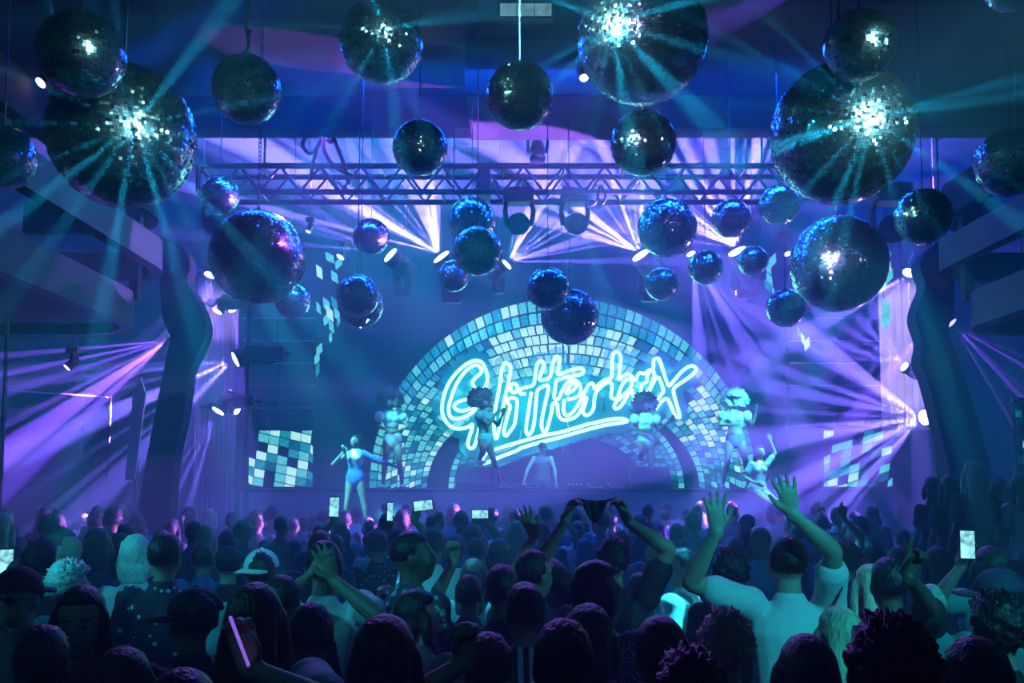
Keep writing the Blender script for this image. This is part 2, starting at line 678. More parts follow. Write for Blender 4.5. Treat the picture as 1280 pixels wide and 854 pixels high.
panel_stack('tower of unlit video panels above the bright tile screen', 304, 392, [398, 426, 454, 482, 510, 534], 19.35)
panel_stack('tower of unlit video panels above the dim tile screen', 988, 1102, [398, 426, 454, 482, 510, 534], 19.35)


# hanging shards of mirror tiles
def shard_strip(label, quads, Y, top):
    c = at(quads[0][0][0], top, Y)
    root = thing('mirror_shard_strip', label, 'mirror strip', (c.x, Y, c.z))
    bm = NB()
    tube(bm, [Vector((0, .08, .02)), Vector((0, .08, 9.8 - c.z))], .012)
    lowest = min(at(0, p[1], Y).z for q in quads for p in q)
    obj('hanging_wire', bm, M_steel, root)
    prev = Vector((0, .08, .02))
    for q in quads:
        pts = [at(x, y, Y) for x, y in q]
        cc = sum(pts, Vector()) / 4
        bm = NB()
        slab(bm, [p - cc for p in pts])
        bmesh.ops.recalc_face_normals(bm, faces=bm.faces[:])
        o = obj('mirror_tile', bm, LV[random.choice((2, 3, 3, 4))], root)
        o.location = cc - root.location
        bm = NB()
        nx = o.location + Vector((0, .03, 0))
        tube(bm, [prev, nx + Vector((0, .02, 0))], .006, 5)
        obj('link_wire', bm, M_steel, root)
        prev = nx
    return root


def diamond(cx, cy, wd, ht, sl):
    return [(cx - wd / 2, cy - ht / 2 + sl), (cx - wd / 2 + 1, cy + ht / 2 + sl * .6), (cx + wd / 2, cy + ht / 2 - sl), (cx + wd / 2 - 1, cy - ht / 2 - sl * .6)]


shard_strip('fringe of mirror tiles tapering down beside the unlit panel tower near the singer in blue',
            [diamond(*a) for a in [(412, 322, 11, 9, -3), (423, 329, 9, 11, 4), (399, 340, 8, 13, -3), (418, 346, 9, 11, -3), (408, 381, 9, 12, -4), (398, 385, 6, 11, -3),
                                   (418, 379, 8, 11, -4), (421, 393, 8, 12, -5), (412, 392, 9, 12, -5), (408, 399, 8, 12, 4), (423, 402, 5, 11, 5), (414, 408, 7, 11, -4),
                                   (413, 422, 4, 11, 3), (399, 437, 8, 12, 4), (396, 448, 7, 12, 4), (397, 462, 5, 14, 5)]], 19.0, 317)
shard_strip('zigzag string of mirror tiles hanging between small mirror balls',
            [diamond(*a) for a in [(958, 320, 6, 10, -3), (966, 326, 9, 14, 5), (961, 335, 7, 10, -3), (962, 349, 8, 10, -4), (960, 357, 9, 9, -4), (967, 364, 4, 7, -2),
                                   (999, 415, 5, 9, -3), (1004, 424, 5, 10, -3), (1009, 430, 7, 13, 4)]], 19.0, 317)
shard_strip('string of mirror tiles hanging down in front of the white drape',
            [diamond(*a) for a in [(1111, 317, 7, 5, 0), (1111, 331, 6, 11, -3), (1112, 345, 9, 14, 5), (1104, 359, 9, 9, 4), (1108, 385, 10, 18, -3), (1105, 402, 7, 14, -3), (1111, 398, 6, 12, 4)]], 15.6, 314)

# pale drapes by the lighting towers; the lavender one stands in for haze
for lab, x0, x1, y0, y1 in [('white drape glowing behind the lighting tower with the bright rosettes', 1103, 1178, 290, 538), ('added lavender drape in place of violet haze behind the lighting tower', 240, 300, 340, 660)]:
    Y = 16.2
    a, b = at(x0, y1, Y), at(x1, y0, Y)
    r = thing('drape', lab, 'drape', ((a.x + b.x) / 2, Y, a.z))
    bm = NB()
    n = 40
    wd = b.x - a.x
    fr, bk = [], []
    for i in range(n + 1):
        x = -wd / 2 + wd * i / n
        y = .03 * math.sin(i * 1.35)
        fr.append([bm.verts.new((x, y, 0)), bm.verts.new((x, y, b.z - a.z))])
        bk.append([bm.verts.new((x, y + .02, 0)), bm.verts.new((x, y + .02, b.z - a.z))])
    for i in range(n):
        bm.faces.new((fr[i][0], fr[i + 1][0], fr[i + 1][1], fr[i][1]))
        bm.faces.new((bk[i + 1][0], bk[i][0], bk[i][1], bk[i + 1][1]))
    obj('cloth', bm, M_pale, r, True)
    bm = NB()
    tube(bm, [Vector((-wd / 2 - .1, .01, b.z - a.z)), Vector((wd / 2 + .1, .01, b.z - a.z))], .03)
    obj('rail', bm, M_steel, r)
    for s in (-1, 1):
        bm = NB()
        tube(bm, [Vector((s * wd / 2.2, .01, b.z - a.z)), Vector((s * wd / 2.2, .01, 9.8 - a.z))], .01)
        obj('hanging_wire', bm, M_steel, r)

# ------------------------------------------------------------------ neon sign
YN = 18.6


def zA(x, y):
    return (545 + x * .1698, 440 + y * .1698)


def zB(x, y):
    return (625 + x * .14045, 440 + y * .14045)


def zC(x, y):
    return (700 + x * .14045, 430 + y * .14045)


def zD(x, y):
    return (780 + x * .14045, 430 + y * .14045)


def Z(f, *v):
    return [f(v[i], v[i + 1]) for i in range(0, len(v), 2)]


STROKES = []
STROKES.append(('G', True, Z(zA, 365, 255, 379, 210, 374, 160, 357, 105, 332, 74, 290, 64, 240, 80, 180, 125, 120, 190, 75, 270, 48, 370, 45, 440, 65, 500, 110, 550, 170, 567, 235, 553,
                             266, 532, 264, 570, 245, 625, 235, 680, 250, 710, 275, 705, 295, 660, 310, 600, 322, 550, 335, 470, 345, 390, 335, 335, 275, 335, 200, 355, 150, 375, 134, 400,
                             150, 425, 195, 435, 250, 418, 290, 412, 285, 430, 265, 447, 215, 478, 155, 492, 115, 485, 95, 450, 95, 400, 120, 310, 160, 220, 215, 145, 265, 105, 300, 98,
                             325, 115, 335, 145, 315, 170, 285, 195, 270, 225, 280, 258, 310, 275, 345, 270)))
STROKES.append(('l', True, Z(zA, 445, 642, 432, 610, 426, 520, 440, 400, 465, 270, 485, 130, 500, 90, 520, 80, 545, 105, 547, 150, 525, 260, 500, 380, 475, 510, 456, 605)))
STROKES.append(('dot', True, [(642.5 + 4.4 * math.cos(a * PI / 5), 485.2 + 5.8 * math.sin(a * PI / 5)) for a in range(10)]))
STROKES.append(('i', True, Z(zB, 75, 460, 62, 440, 85, 412, 120, 408, 150, 430, 152, 480, 142, 560, 127, 650, 90, 705, 60, 745, 40, 740, 35, 705, 50, 640, 70, 560, 90, 490)))
_tt = Z(zB, 230, 370, 190, 374, 175, 350, 195, 325, 250, 312, 287, 300, 302, 280, 312, 220, 325, 130, 345, 90, 370, 82, 392, 105, 385, 140, 365, 190, 350, 235, 360, 250, 390, 250, 430, 235, 450, 205, 465, 130, 485, 60, 505, 40, 525, 50,
        530, 85, 520, 140, 512, 185, 525, 200, 560, 190, 620, 165, 680, 150)
_tt += Z(zC, 150, 220, 185, 216, 210, 235, 200, 265, 160, 280, 110, 285, 50, 300)
_tt += Z(zB, 620, 213, 540, 240, 505, 255, 495, 280, 490, 340, 480, 395, 490, 415, 510, 420, 530, 403, 550, 350)
_tt += Z(zC, 55, 358, 95, 322, 140, 325, 175, 360, 185, 410, 170, 455, 130, 480, 70, 497)
STROKES.append(('tte', False, _tt))
_e = Z(zB, 280, 357, 268, 430, 255, 520, 237, 630, 232, 700, 245, 735, 265, 730, 290, 690, 305, 620, 315, 520, 325, 400, 332, 350, 352, 325, 400, 300, 425, 300, 430, 330, 415, 400, 395, 490, 375, 590, 370, 660, 385, 710, 400, 715,
       420, 680, 440, 610, 460, 530, 465, 480, 480, 455, 505, 460, 513, 500, 515, 535, 525, 570, 550, 600, 590, 608, 635, 597)
_e += Z(zC, 150, 640, 185, 590, 207, 540, 228, 485, 238, 478, 226, 530, 205, 590, 215, 625, 240, 635, 275, 615, 300, 570, 305, 510, 312, 460, 330, 420, 370, 380, 410, 350, 445, 342, 460, 355, 462, 400, 455, 450, 460, 480, 485, 490, 512, 484,
        525, 440, 540, 390, 570, 340, 610, 313, 640, 330, 640, 360, 610, 410, 560, 460, 510, 505, 485, 545, 487, 572, 510, 578, 540, 555, 580, 500, 620, 430, 640, 405, 650, 440, 660, 512)
STROKES.append(('tterb', False, _e))
STROKES.append(('eye', True, Z(zC, 50, 440, 80, 390, 110, 350, 135, 345, 145, 367, 130, 400, 90, 428)))
_r = Z(zC, 40, 490, 35, 530, 30, 590, 45, 630, 75, 635, 110, 610, 150, 560, 190, 490, 225, 420, 250, 372, 275, 350, 295, 357, 305, 395, 320, 390, 350, 355, 400, 320, 452, 305, 462, 270, 462, 200, 467, 110, 485, 77, 505, 70, 535, 95, 541, 150,
       530, 240, 524, 300, 535, 308, 565, 283)
_r += Z(zD, 30, 266, 65, 285, 100, 325, 120, 280, 140, 258, 175, 265, 195, 255, 230, 232, 258, 225, 262, 190, 262, 150, 280, 130, 305, 130, 320, 150, 345, 230, 375, 320, 396, 370, 412, 365, 450, 320, 510, 250, 570, 205, 610, 195, 640, 215, 633, 247,
        590, 290, 510, 345, 455, 385, 440, 415, 450, 470, 475, 560, 497, 645, 480, 655, 455, 635, 425, 570, 400, 510, 380, 488, 350, 500, 310, 540, 280, 585)
STROKES.append(('erbox', False, _r))
STROKES.append(('o', False, Z(zD, 205, 440, 225, 400, 255, 330, 270, 275, 258, 240, 230, 245, 205, 290, 203, 335, 165, 360, 150, 400, 150, 445)))
STROKES.append(('x', False, Z(zD, 215, 440, 250, 370, 280, 310, 305, 298, 325, 330, 345, 390, 350, 425, 325, 458, 295, 495)))
STROKES.append(('line', True, [(605, 570), (611, 565.5), (625, 560), (640.4, 555.2), (678.4, 544.6), (700, 540.5), (725, 533.4), (735, 530.4), (763, 524.4), (777, 523.4), (784.3, 526), (778.7, 528.3), (756, 531.8), (728, 538.9), (700, 547.0),
                               (678, 552.4), (653, 559.6), (645, 563.8), (626.5, 570.8), (604.5, 579.4)]))
ns = thing('neon_sign', 'cyan-white neon sign spelling Glitterbox above the DJ', 'sign', at(708, 500, YN))
M_neon = mat('neon_tube', (.8, .95, 1), .3, emit=(.36, .95, 1.0), es=3.2)
ALLP = []
for nm, closed, pts in STROKES:
    sp = spline([Vector((x, y, 0)) for x, y in pts], 4, closed)
    ALLP += [(p.x, p.y) for p in sp]
    bm = NB()
    tube(bm, [at(p.x, p.y, YN) - ns.location for p in sp], .034, 6)
    obj('neon_tube', bm, M_neon, ns, True)
# the light the tubes give off
for k, (x, y) in enumerate([(577, 500), (650, 505), (720, 497), (800, 490), (690, 553)]):
    l = bpy.data.lights.new('neon_light', 'POINT')
    l.energy = 26
    l.color = (.10, .85, 1.0)
    l.shadow_soft_size = .3
    lo_ = bpy.data.objects.new('neon_light', l)
    C.objects.link(lo_)
    lo_.location = at(x, y, YN - .35)
# acrylic backing, widened and tinted teal to carry the tubes' halo
bm = NB()
STEP = 2.0
verts = {}


def gv(i, j):
    if (i, j) not in verts:
        verts[(i, j)] = bm.verts.new(at(540 + i * STEP, 432 + j * STEP, YN + .11) - ns.location)
    return verts[(i, j)]


cells = {}
for x, y in ALLP:
    cells.setdefault((int(x // 12), int(y // 12)), []).append((x, y))
for i in range(175):
    for j in range(80):
        x, y = 540 + (i + .5) * STEP, 432 + (j + .5) * STEP
        ci, cj = int(x // 12), int(y // 12)
        best = 1e9
        for a in (-1, 0, 1):
            for b in (-1, 0, 1):
                for (qx, qy) in cells.get((ci + a, cj + b), ()):
                    best = min(best, (qx - x) ** 2 + (qy - y) ** 2)
        if best < 11.5 ** 2:
            bm.faces.new((gv(i, j), gv(i + 1, j), gv(i + 1, j + 1), gv(i, j + 1)))
obj('acrylic_halo', bm, mat('frosted_acrylic', (.02, .58, .62), .5, alpha=.5), ns)
for px in (704.5, 711.5):
    bm = NB()
    a = at(px, 566, YN + .16) - ns.location
    tube(bm, [a, Vector((a.x, a.y, 9.8 - ns.location.z))], .022)
    obj('hanging_rail', bm, M_steel, ns)
for k in range(24):
    x, y = ALLP[(k * 173) % len(ALLP)]
    bm = NB()
    p = at(x, y, YN) - ns.location
    tube(bm, [p, p + Vector((0, .14, 0))], .02)
    obj('stand_off', bm, mat('clear_plastic', (.7, .75, .8), .3), ns)
for a in [((652, 537), (648, 552), (634, 562), (620, 566)), ((608, 462), (614, 472), (620, 474), (626, 468)), ((712, 490), (706, 508), (708, 520), (711, 540))]:
    bm = NB()
    tube(bm, [at(p.x, p.y, YN + .05) - ns.location for p in spline([Vector((*q, 0)) for q in a], 4)], .01, 5)
    obj('feed_cable', bm, mat('clear_plastic', (.7, .75, .8), .3), ns)

# ------------------------------------------------------------------ lamps
def lens_mat(col, s):
    return mat('lens_%02d%02d%02d_%d' % (col[0] * 99, col[1] * 99, col[2] * 99, s), (.3, .3, .3), .2, emit=col, es=s)


def moving_head(p, d, label, lit=None, size=1., strength=7, ztop=None, side=None, group=None):
    """yoke lamp with its lens at p, shining along d"""
    d = Vector(d).normalized()
    p = Vector(p)
    q = d.to_track_quat('Z', 'Y')
    hc = p - d * .22 * size
    root = thing('moving_head_lamp', label, 'stage light', hc, 0, group)
    M = q.to_matrix().to_4x4()
    s = size
    hd = obj('head', lathe(NB(), [(.06 * s, -.2 * s), (.11 * s, -.16 * s), (.125 * s, -.02 * s), (.115 * s, .1 * s), (.13 * s, .13 * s), (.13 * s, .20 * s)], 20, M), M_fix, root)
    obj('lens', lathe(NB(), [(.105 * s, .2 * s), (.105 * s, .215 * s), (.07 * s, .225 * s)], 20, M), lens_mat(lit, strength) if lit else mat('dark_lens', (.05, .05, .07), .08, .3), hd)
    if side is None:
        up = Vector((0, 0, 1))
        base = Vector((0, 0, .33 * s)) if d.z < .1 else Vector((0, .05, -.33 * s))
    else:
        up = Vector((side, 0, 0))
        base = Vector((side * .33 * s, 0, 0))
    ax = up.cross(d)
    ax = ax.normalized() if ax.length > .05 else Vector((1, 0, 0))
    for sg in (-1, 1):
        bm = NB()
        loft(bm, [ax * sg * .15 * s, ax * sg * .165 * s + base * .5, ax * sg * .13 * s + base * .95], [(.03 * s, .06 * s)] * 3, 8, side=ax)
        obj('yoke_arm', bm, M_fix, root)
    bm = NB()
    kb = s if d.z < .1 else .6 * s
    box(bm, base - Vector((.17, .13, .09)) * kb, base + Vector((.17, .13, .09)) * kb, .03 * kb)
    obj('base', bm, M_fix, root)
    if ztop is not None:
        bm = NB()
        off = Vector((0, .32 if d.z >= .1 else 0, 0))
        tube(bm, ([base] if d.z < .1 else [base, base + off]) + [Vector((0, base.y, ztop - hc.z)) + off], .025 * s, 8)
        obj('drop_pole', bm, M_steel, root)
    elif side is not None:
        bm = NB()
        tube(bm, [base, base + up * .28], .03, 8)
        obj('clamp', bm, M_steel, root)
    return root


nb = [0]


def beam(px, py, Y, adeg, tow, ang, col, watt, scale=13, lo=.48, hi=.63, floor=.0, lens=ICE, label=None, size=1., ztop=9.8, side=None, strength=7, fixture=True, group=None, glow=0, gcol=(.5, .45, 1.0)):
    """lamp at the pixel's line of sight, depth Y; adeg = direction in the plane across the hall (0 = +X, 90 = up), tow = lean towards the audience"""
    p = at(px, py, Y)
    d = Vector((math.cos(math.radians(adeg)), -tow, math.sin(math.radians(adeg)))).normalized()
    nb[0] += 1
    if watt >= 300:      # the little pin lamps only glow
        rr = random.Random(nb[0] * 17)
        side_ = Vector((0, 1, 0)).cross(d).normalized()
        n = max(3, int(ang / 7.5))
        for k in range(n):
            th = math.radians(ang * ((k + .5 + rr.uniform(-.3, .3)) / n - .5))
            dd = d * math.cos(th) + side_ * math.sin(th) + Vector((0, rr.uniform(-.06, .06), 0))
            wa = rr.choice((2.2, 3.0, 4.0, 6.0, 9.0))
            spot(p + d * .06, p + dd * 3, wa, col, watt * 36 * rr.uniform(.2, 1.1), 0, size=.012, blend=.35)
    if glow:
        spot(p + d * .08, p + d * 3, 150, gcol, glow, 0, size=.06, blend=1., name='flare_glow_light')  # added wide light that makes the flare glow around the lens
    if fixture:
        moving_head(p, d, label, lens, size, strength, ztop, side, group)


# flown over the stage
beam(487, 318, 16.0, 140, .5, 80, LAV, 5040, label='stage lamp with a cyan star glare beside the smallest pair of mirror balls', lens=ICE, strength=12, size=1.4, glow=200, gcol=(.1, .8, 1.0))
beam(551, 320, 16.0, 128, .4, 84, LAV, 21168, label='stage lamp with a white flare throwing a lavender fan away from the neon sign', lens=(.42, .5, 1), strength=12, size=1.5, glow=170)
beam(634, 330, 16.2, 40, .4, 84, LAV, 12096, label='stage lamp hidden behind a dark mirror ball, its fan crossing the truss', lens=(.42, .5, 1), strength=10)
beam(800, 318, 16.0, 128, .4, 80, LAV, 21168, label='stage lamp with the brightest white flare right above the letter x', lens=(.42, .5, 1), strength=14, size=1.5, glow=170)
beam(921, 313, 16.0, 120, .4, 110, LAV, 19051, label='stage lamp with a starburst glare beside a small clear mirror ball', lens=(.42, .5, 1), strength=14, size=1.5, glow=170)
beam(864, 318, 16.4, -70, .3, 52, LAV, 3000, 20, label='stage lamp pointing down past a dark ball with a pale fan', lens=(.42, .5, 1), size=.8)
beam(985, 318, 16.4, -82, .3, 30, VIO, 700, 14, label='thin stage lamp pointing down beside the big white-glint mirror ball', lens=(.42, .5, 1), size=.7)
beam(425, 322, 16.4, -120, .3, 26, LAV, 200, 12, label='thin stage lamp pointing down at the fringe of mirror tiles', lens=(.42, .5, 1), size=.7)
beam(385, 290, 15.2, -110, .2, 40, LAV, 60, 14, label='tiny pin lamp beside the big dark mirror ball', lens=(.42, .5, 1), size=.4)
# tower lamps, house side of the lavender drape
beam(263, 345, 15.0, -100, .3, 60, LAV, 1350, 16, label='top lamp of the tower by the lavender drape', side=1, ztop=None, lens=(.42, .5, 1))
beam(271, 390, 15.0, -118, .3, 44, LAV, 800, 16, label='second lamp from the top of the tower by the lavender drape', side=1, ztop=None, lens=(.42, .5, 1), size=.8)
beam(293, 450, 15.0, -152, .35, 54, LAV, 6186, 16, label='lamp with the long raking violet fan halfway up the tower by the lavender drape', side=1, ztop=None, lens=(.42, .5, 1), size=1.2, glow=110)
beam(272, 515, 15.0, -118, .35, 44, LAV, 2728, 16, label='lowest lamp of the tower by the lavender drape', side=1, ztop=None, lens=(.42, .5, 1))
beam(291, 388, 15.4, -60, .2, 60, VIO, 700, 14, label='lamp facing the panel tower above the tile screen', side=-1, ztop=None, lens=(.42, .5, 1), size=.7)
beam(297, 514, 15.4, -30, .2, 40, VIO, 100, 14, label='lamp facing the bright tile screen', side=-1, ztop=None, lens=(.42, .5, 1), size=.7)
beam(214, 424, 13.4, -148, .4, 50, VIO, 8064, 16, label='lamp tucked under the balcony end with a broad violet fan', lens=(.42, .5, 1), ztop=4.15, size=.8)
# tower by the white drape
beam(1136, 342, 15.0, -120, .3, 64, LAV, 1950, 14, label='top lamp of the tower by the white drape', side=1, ztop=None, lens=(.42, .5, 1))
beam(1130, 458, 15.3, 150, .2, 70, LAV, 900, 16, label='middle lamp of the tower by the white drape, pointing sideways', side=1, ztop=None, lens=(.42, .5, 1), size=.8)
beam(1155, 522, 15.0, -172, .35, 84, LAV, 3779, 16, label='lowest lamp of the tower by the white drape with the widest glare', side=1, ztop=None, lens=(.42, .5, 1), strength=12, size=1.2, glow=110)
beam(1166, 400, 14.2, -152, .3, 42, VIO, 1500, 9, label='lamp at the head of the leaning pillar sending a broad violet fan over the stage', lens=(.42, .5, 1), size=.6, ztop=9.8)
beam(1190, 405, 13.5, -52, .4, 44, VIO, 2200, 12, label='lamp under the balcony on the terrace side with a dim violet fan', lens=(.42, .5, 1), ztop=9.8, size=.8, strength=3)
# behind the ceiling edge
for px, ad, lab in [(600, -90, 'small downlight behind the ceiling edge over the middle of the truss'), (284, -115, 'small downlight behind the ceiling edge over the truss end'), (962, -105, 'small downlight behind the ceiling edge next to the largest mirror ball')]:
    beam(px, 163, 14.2, ad, .1, 90, LAV, 130, 14, label=lab, lens=(.42, .5, 1), size=.5)
# house lamps far back
beam(50, 104, 8.8, -120, .6, 18, VIO, 40, 0, label='small magenta-white pin lamp next to a dark mirror ball', lens=(1, .75, 1), size=.5, ztop=7.7, strength=10)
beam(730, 98, 9.4, -90, .5, 14, VIO, 30, 0, label='small white pin lamp beside the mirror ball at the ceiling', lens=(1, .9, 1), size=.42, ztop=7.7, strength=10)
beam(83, 460, 11.4, -130, .4, 22, VIO, 160, 0, label='small pin lamp on the dark wall below the balcony', lens=(.42, .5, 1), size=.45, ztop=4.18, strength=8)
# two unlit moving heads under the truss and one on its end
moving_head(at(648, 280, 13.5), Vector((-.05, -1, -.28)), 'violet-lit moving head hanging unlit under the truss', None, 1.3, ztop=at(0, 240, 13.6).z)
moving_head(at(722, 280, 13.5), Vector((.1, -1, -.3)), 'teal-lit moving head hanging unlit under the truss with a looped cable', None, 1.25, ztop=at(0, 240, 13.6).z)
moving_head(at(268, 282, 13.5), Vector((.15, -1, -.25)), 'black moving head hanging below the truss end behind a small ball', None, 1.3, ztop=at(0, 240, 13.6).z)
moving_head(at(672, 200, 13.2), Vector((0, -.6, -1)), 'violet pear-shaped lamp hanging on a pole in front of the truss', None, .9, ztop=at(640, 163, 13).z)
moving_head(at(1118, 285, 12.78), Vector((-.3, -1, -.2)), 'dark lamp hanging beside the round green-black mirror ball', None, 1.6, ztop=at(640, 163, 13).z)
# added spots without fixtures brighten both drapes from beside the towers
spot(at(1138, 350, 15.1), at(1142, 420, 16.2), 95, (.55, .5, 1.0), 110, 0, name='drape_fill', blend=.6)
spot(at(1150, 500, 15.2), at(1130, 470, 16.2), 80, (.5, .5, 1.0), 70, 0, name='drape_fill', blend=.6)
spot(at(262, 352, 15.2), at(266, 420, 16.2), 90, (.4, .3, 1.0), 70, 0, name='drape_fill', blend=.6)
# two soft searching beams high over the floor
spot(at(1075, -52, 8.2), at(870, 42, 8.6), 13, VIO, 8000, 0, name='search_beam', blend=.5)
spot(at(60, 130, 8.9), at(300, 8, 8.2), 12, BLU, 5000, 0, name='search_beam', blend=.5)
# towers
for lab, px, side_x in [('slim black lighting mast in front of the lavender drape', 307, 1), ('slim black lighting mast in front of the white drape', 1172, 1)]:
    r = thing('lighting_mast', lab, 'mast', (x_at(px, 15.1), 15.15, 0))
    bm = NB()
    tube(bm, [Vector((0, 0, .05)), Vector((0, 0, 6.4))], .045, 10)
    obj('pole', bm, M_fix, r)
    obj('foot', lathe(NB(), [(.35, 0), (.35, .03), (.06, .06)], 20), M_fix, r)

# ------------------------------------------------------------------ truss
YT0, YT1 = 13.5, 14.0
tr = thing('lighting_truss', 'long blue-black lattice truss hanging across the stage front', 'truss', (at(610, 240, YT0).x, YT0, at(610, 240, YT0).z))
xa, xb = at(248, 240, YT0).x - tr.location.x, at(1010, 240, YT0).x - tr.location.x
HT = .40
ch = [(0, 0), (0, HT), (YT1 - YT0, 0), (YT1 - YT0, HT)]
for (y, z) in ch:
    bm = NB()
    tube(bm, [Vector((xa, y, z)), Vector((xb, y, z))], .045, 8)
    obj('chord', bm, M_steel, tr)
nbr = 30
stp = (xb - xa) / nbr
for (y) in (0, YT1 - YT0):
    for k in range(nbr):
        bm = NB()
        z0, z1 = (0, HT) if k % 2 else (HT, 0)
        tube(bm, [Vector((xa + k * stp, y, z0)), Vector((xa + (k + 1) * stp, y, z1))], .02, 6)
        obj('brace', bm, M_steel, tr)
for z in (0, HT):
    for k in range(0, nbr + 1, 3):
        bm = NB()
        tube(bm, [Vector((xa + k * stp, 0, z)), Vector((xa + k * stp, YT1 - YT0, z))], .02, 6)
        obj('cross_tie', bm, M_steel, tr)
for x in (xa, xb, at(605, 220, YT0).x - tr.location.x):
    bm = NB()
    box(bm, (x - .09, -.03, -.04), (x + .09, YT1 - YT0 + .03, HT + .04))
    if x in (xa, xb):
        bm.free()
        for y in (0, YT1 - YT0):
            bm = NB()
            tube(bm, [Vector((x, y, 0)), Vector((x, y, HT))], .045, 8)
            obj('end_post', bm, M_steel, tr)
    else:
        obj('joint_block', bm, M_steel, tr)
for k in (3, 12, 21, 28):
    bm = NB()
    tube(bm, [Vector((xa + k * stp, .25, HT)), Vector((xa + k * stp, .25, 9.8 - tr.location.z))], .02)
    obj('hanging_wire', bm, M_steel, tr)
# cable bundle looped over the truss
cb = thing('cable_bundle', 'looped black cable bundle hanging from the ceiling edge over the truss', 'cable', at(400, 165, 13.25))
for k, a in enumerate([[(400, 160), (404, 175), (406, 190), (418, 208), (440, 220)], [(402, 160), (388, 165), (378, 180), (388, 192), (400, 178), (403, 162)], [(404, 160), (415, 168), (414, 178), (404, 172)], [(405, 163), (398, 180), (392, 200), (388, 225)],
                       [(414, 165), (420, 180), (430, 206), (436, 230)]]):
    bm = NB()
    tube(bm, [at(p.x, p.y, 13.25 + .02 * k) - cb.location for p in spline([Vector((*q, 0)) for q in a], 5)], .028, 6)
    obj('cable', bm, M_black, cb)
cb = thing('cable_bundle', 'looped black cable beside the teal-lit moving head', 'cable', at(750, 236, 13.45))
for k, a in enumerate([[(750, 232), (748, 245), (742, 256), (733, 258)], [(752, 232), (757, 245), (752, 256), (747, 246), (749, 234)]]):
    bm = NB()
    tube(bm, [at(p.x, p.y, 13.42 + .03 * k) - cb.location for p in spline([Vector((*q, 0)) for q in a], 5)], .018, 6)
    obj('cable', bm, M_black, cb)

# ------------------------------------------------------------------ mirror balls
def ball_mesh(rows, seed, gap=.07):
    rnd = random.Random(seed)
    V_, F_ = [], []
    for i in range(rows):
        l0 = -PI / 2 + PI * (i + gap / 2) / rows
        l1 = -PI / 2 + PI * (i + 1 - gap / 2) / rows
        lm = (l0 + l1) / 2
        nc = max(5, int(round(2 * rows * math.cos(lm))))
        off = rnd.random()
        for j in range(nc):
            a0 = 2 * PI * (j + off + gap / 2) / nc
            a1 = 2 * PI * (j + off + 1 - gap / 2) / nc
            am = (a0 + a1) / 2
            c = Vector((math.cos(lm) * math.cos(am), math.cos(lm) * math.sin(am), math.sin(lm)))
            # mirror facets sit slightly askew, mostly about one axis at a time
            k = rnd.random()
            if k < .32:
                yaw, pit = rnd.gauss(0, .24), rnd.gauss(0, .012)
            elif k < .58:
                yaw, pit = rnd.gauss(0, .012), rnd.gauss(0, .22)
            elif k < .62:
                yaw, pit = rnd.gauss(0, .16), rnd.gauss(0, .16)
            else:
                yaw, pit = rnd.gauss(0, .025), rnd.gauss(0, .025)
            e = Vector((-math.sin(am), math.cos(am), 0))
            n = c.cross(e)
            q = Quaternion(Vector((0, 0, 1)), yaw) @ Quaternion(e, pit)
            cs = [Vector((math.cos(l) * math.cos(a), math.cos(l) * math.sin(a), math.sin(l))) for l, a in ((l0, a0), (l0, a1), (l1, a1), (l1, a0))]
            b = len(V_)
            ctr = sum(cs, Vector()) / 4
            V_ += [ctr * 1.004 + q @ (p - ctr) for p in cs]
            F_.append((b, b + 1, b + 2, b + 3))
    me = bpy.data.meshes.new('mirror_tiles')
    me.from_pydata(V_, [], F_)
    me.materials.append(M_mirror)
    return me


BIG, MID, SML = ball_mesh(72, 1), ball_mesh(50, 2), ball_mesh(40, 3)
core_me = bpy.data.meshes.new('core')
bm = NB()
bmesh.ops.create_icosphere(bm, subdivisions=4, radius=.985)
bm.to_mesh(core_me)
bm.free()
core_me.materials.append(M_core)
cap_me = bpy.data.meshes.new('cap')
bm = lathe(NB(), [(.11, .965), (.11, 1.0), (.06, 1.02), (.05, 1.06), (.02, 1.065)], 16)
bm.to_mesh(cap_me)
bm.free()
cap_me.materials.append(M_steel)
GDARK = 'small dark mirror balls hanging over the stage front'
GCLEAR = 'small see-through looking mirror balls over the stage front'
LDARK = 'small dark mirror ball with faint sparkles hanging over the stage front'
LCLEAR = 'small bluish mirror ball glowing like clear glass over the stage front'
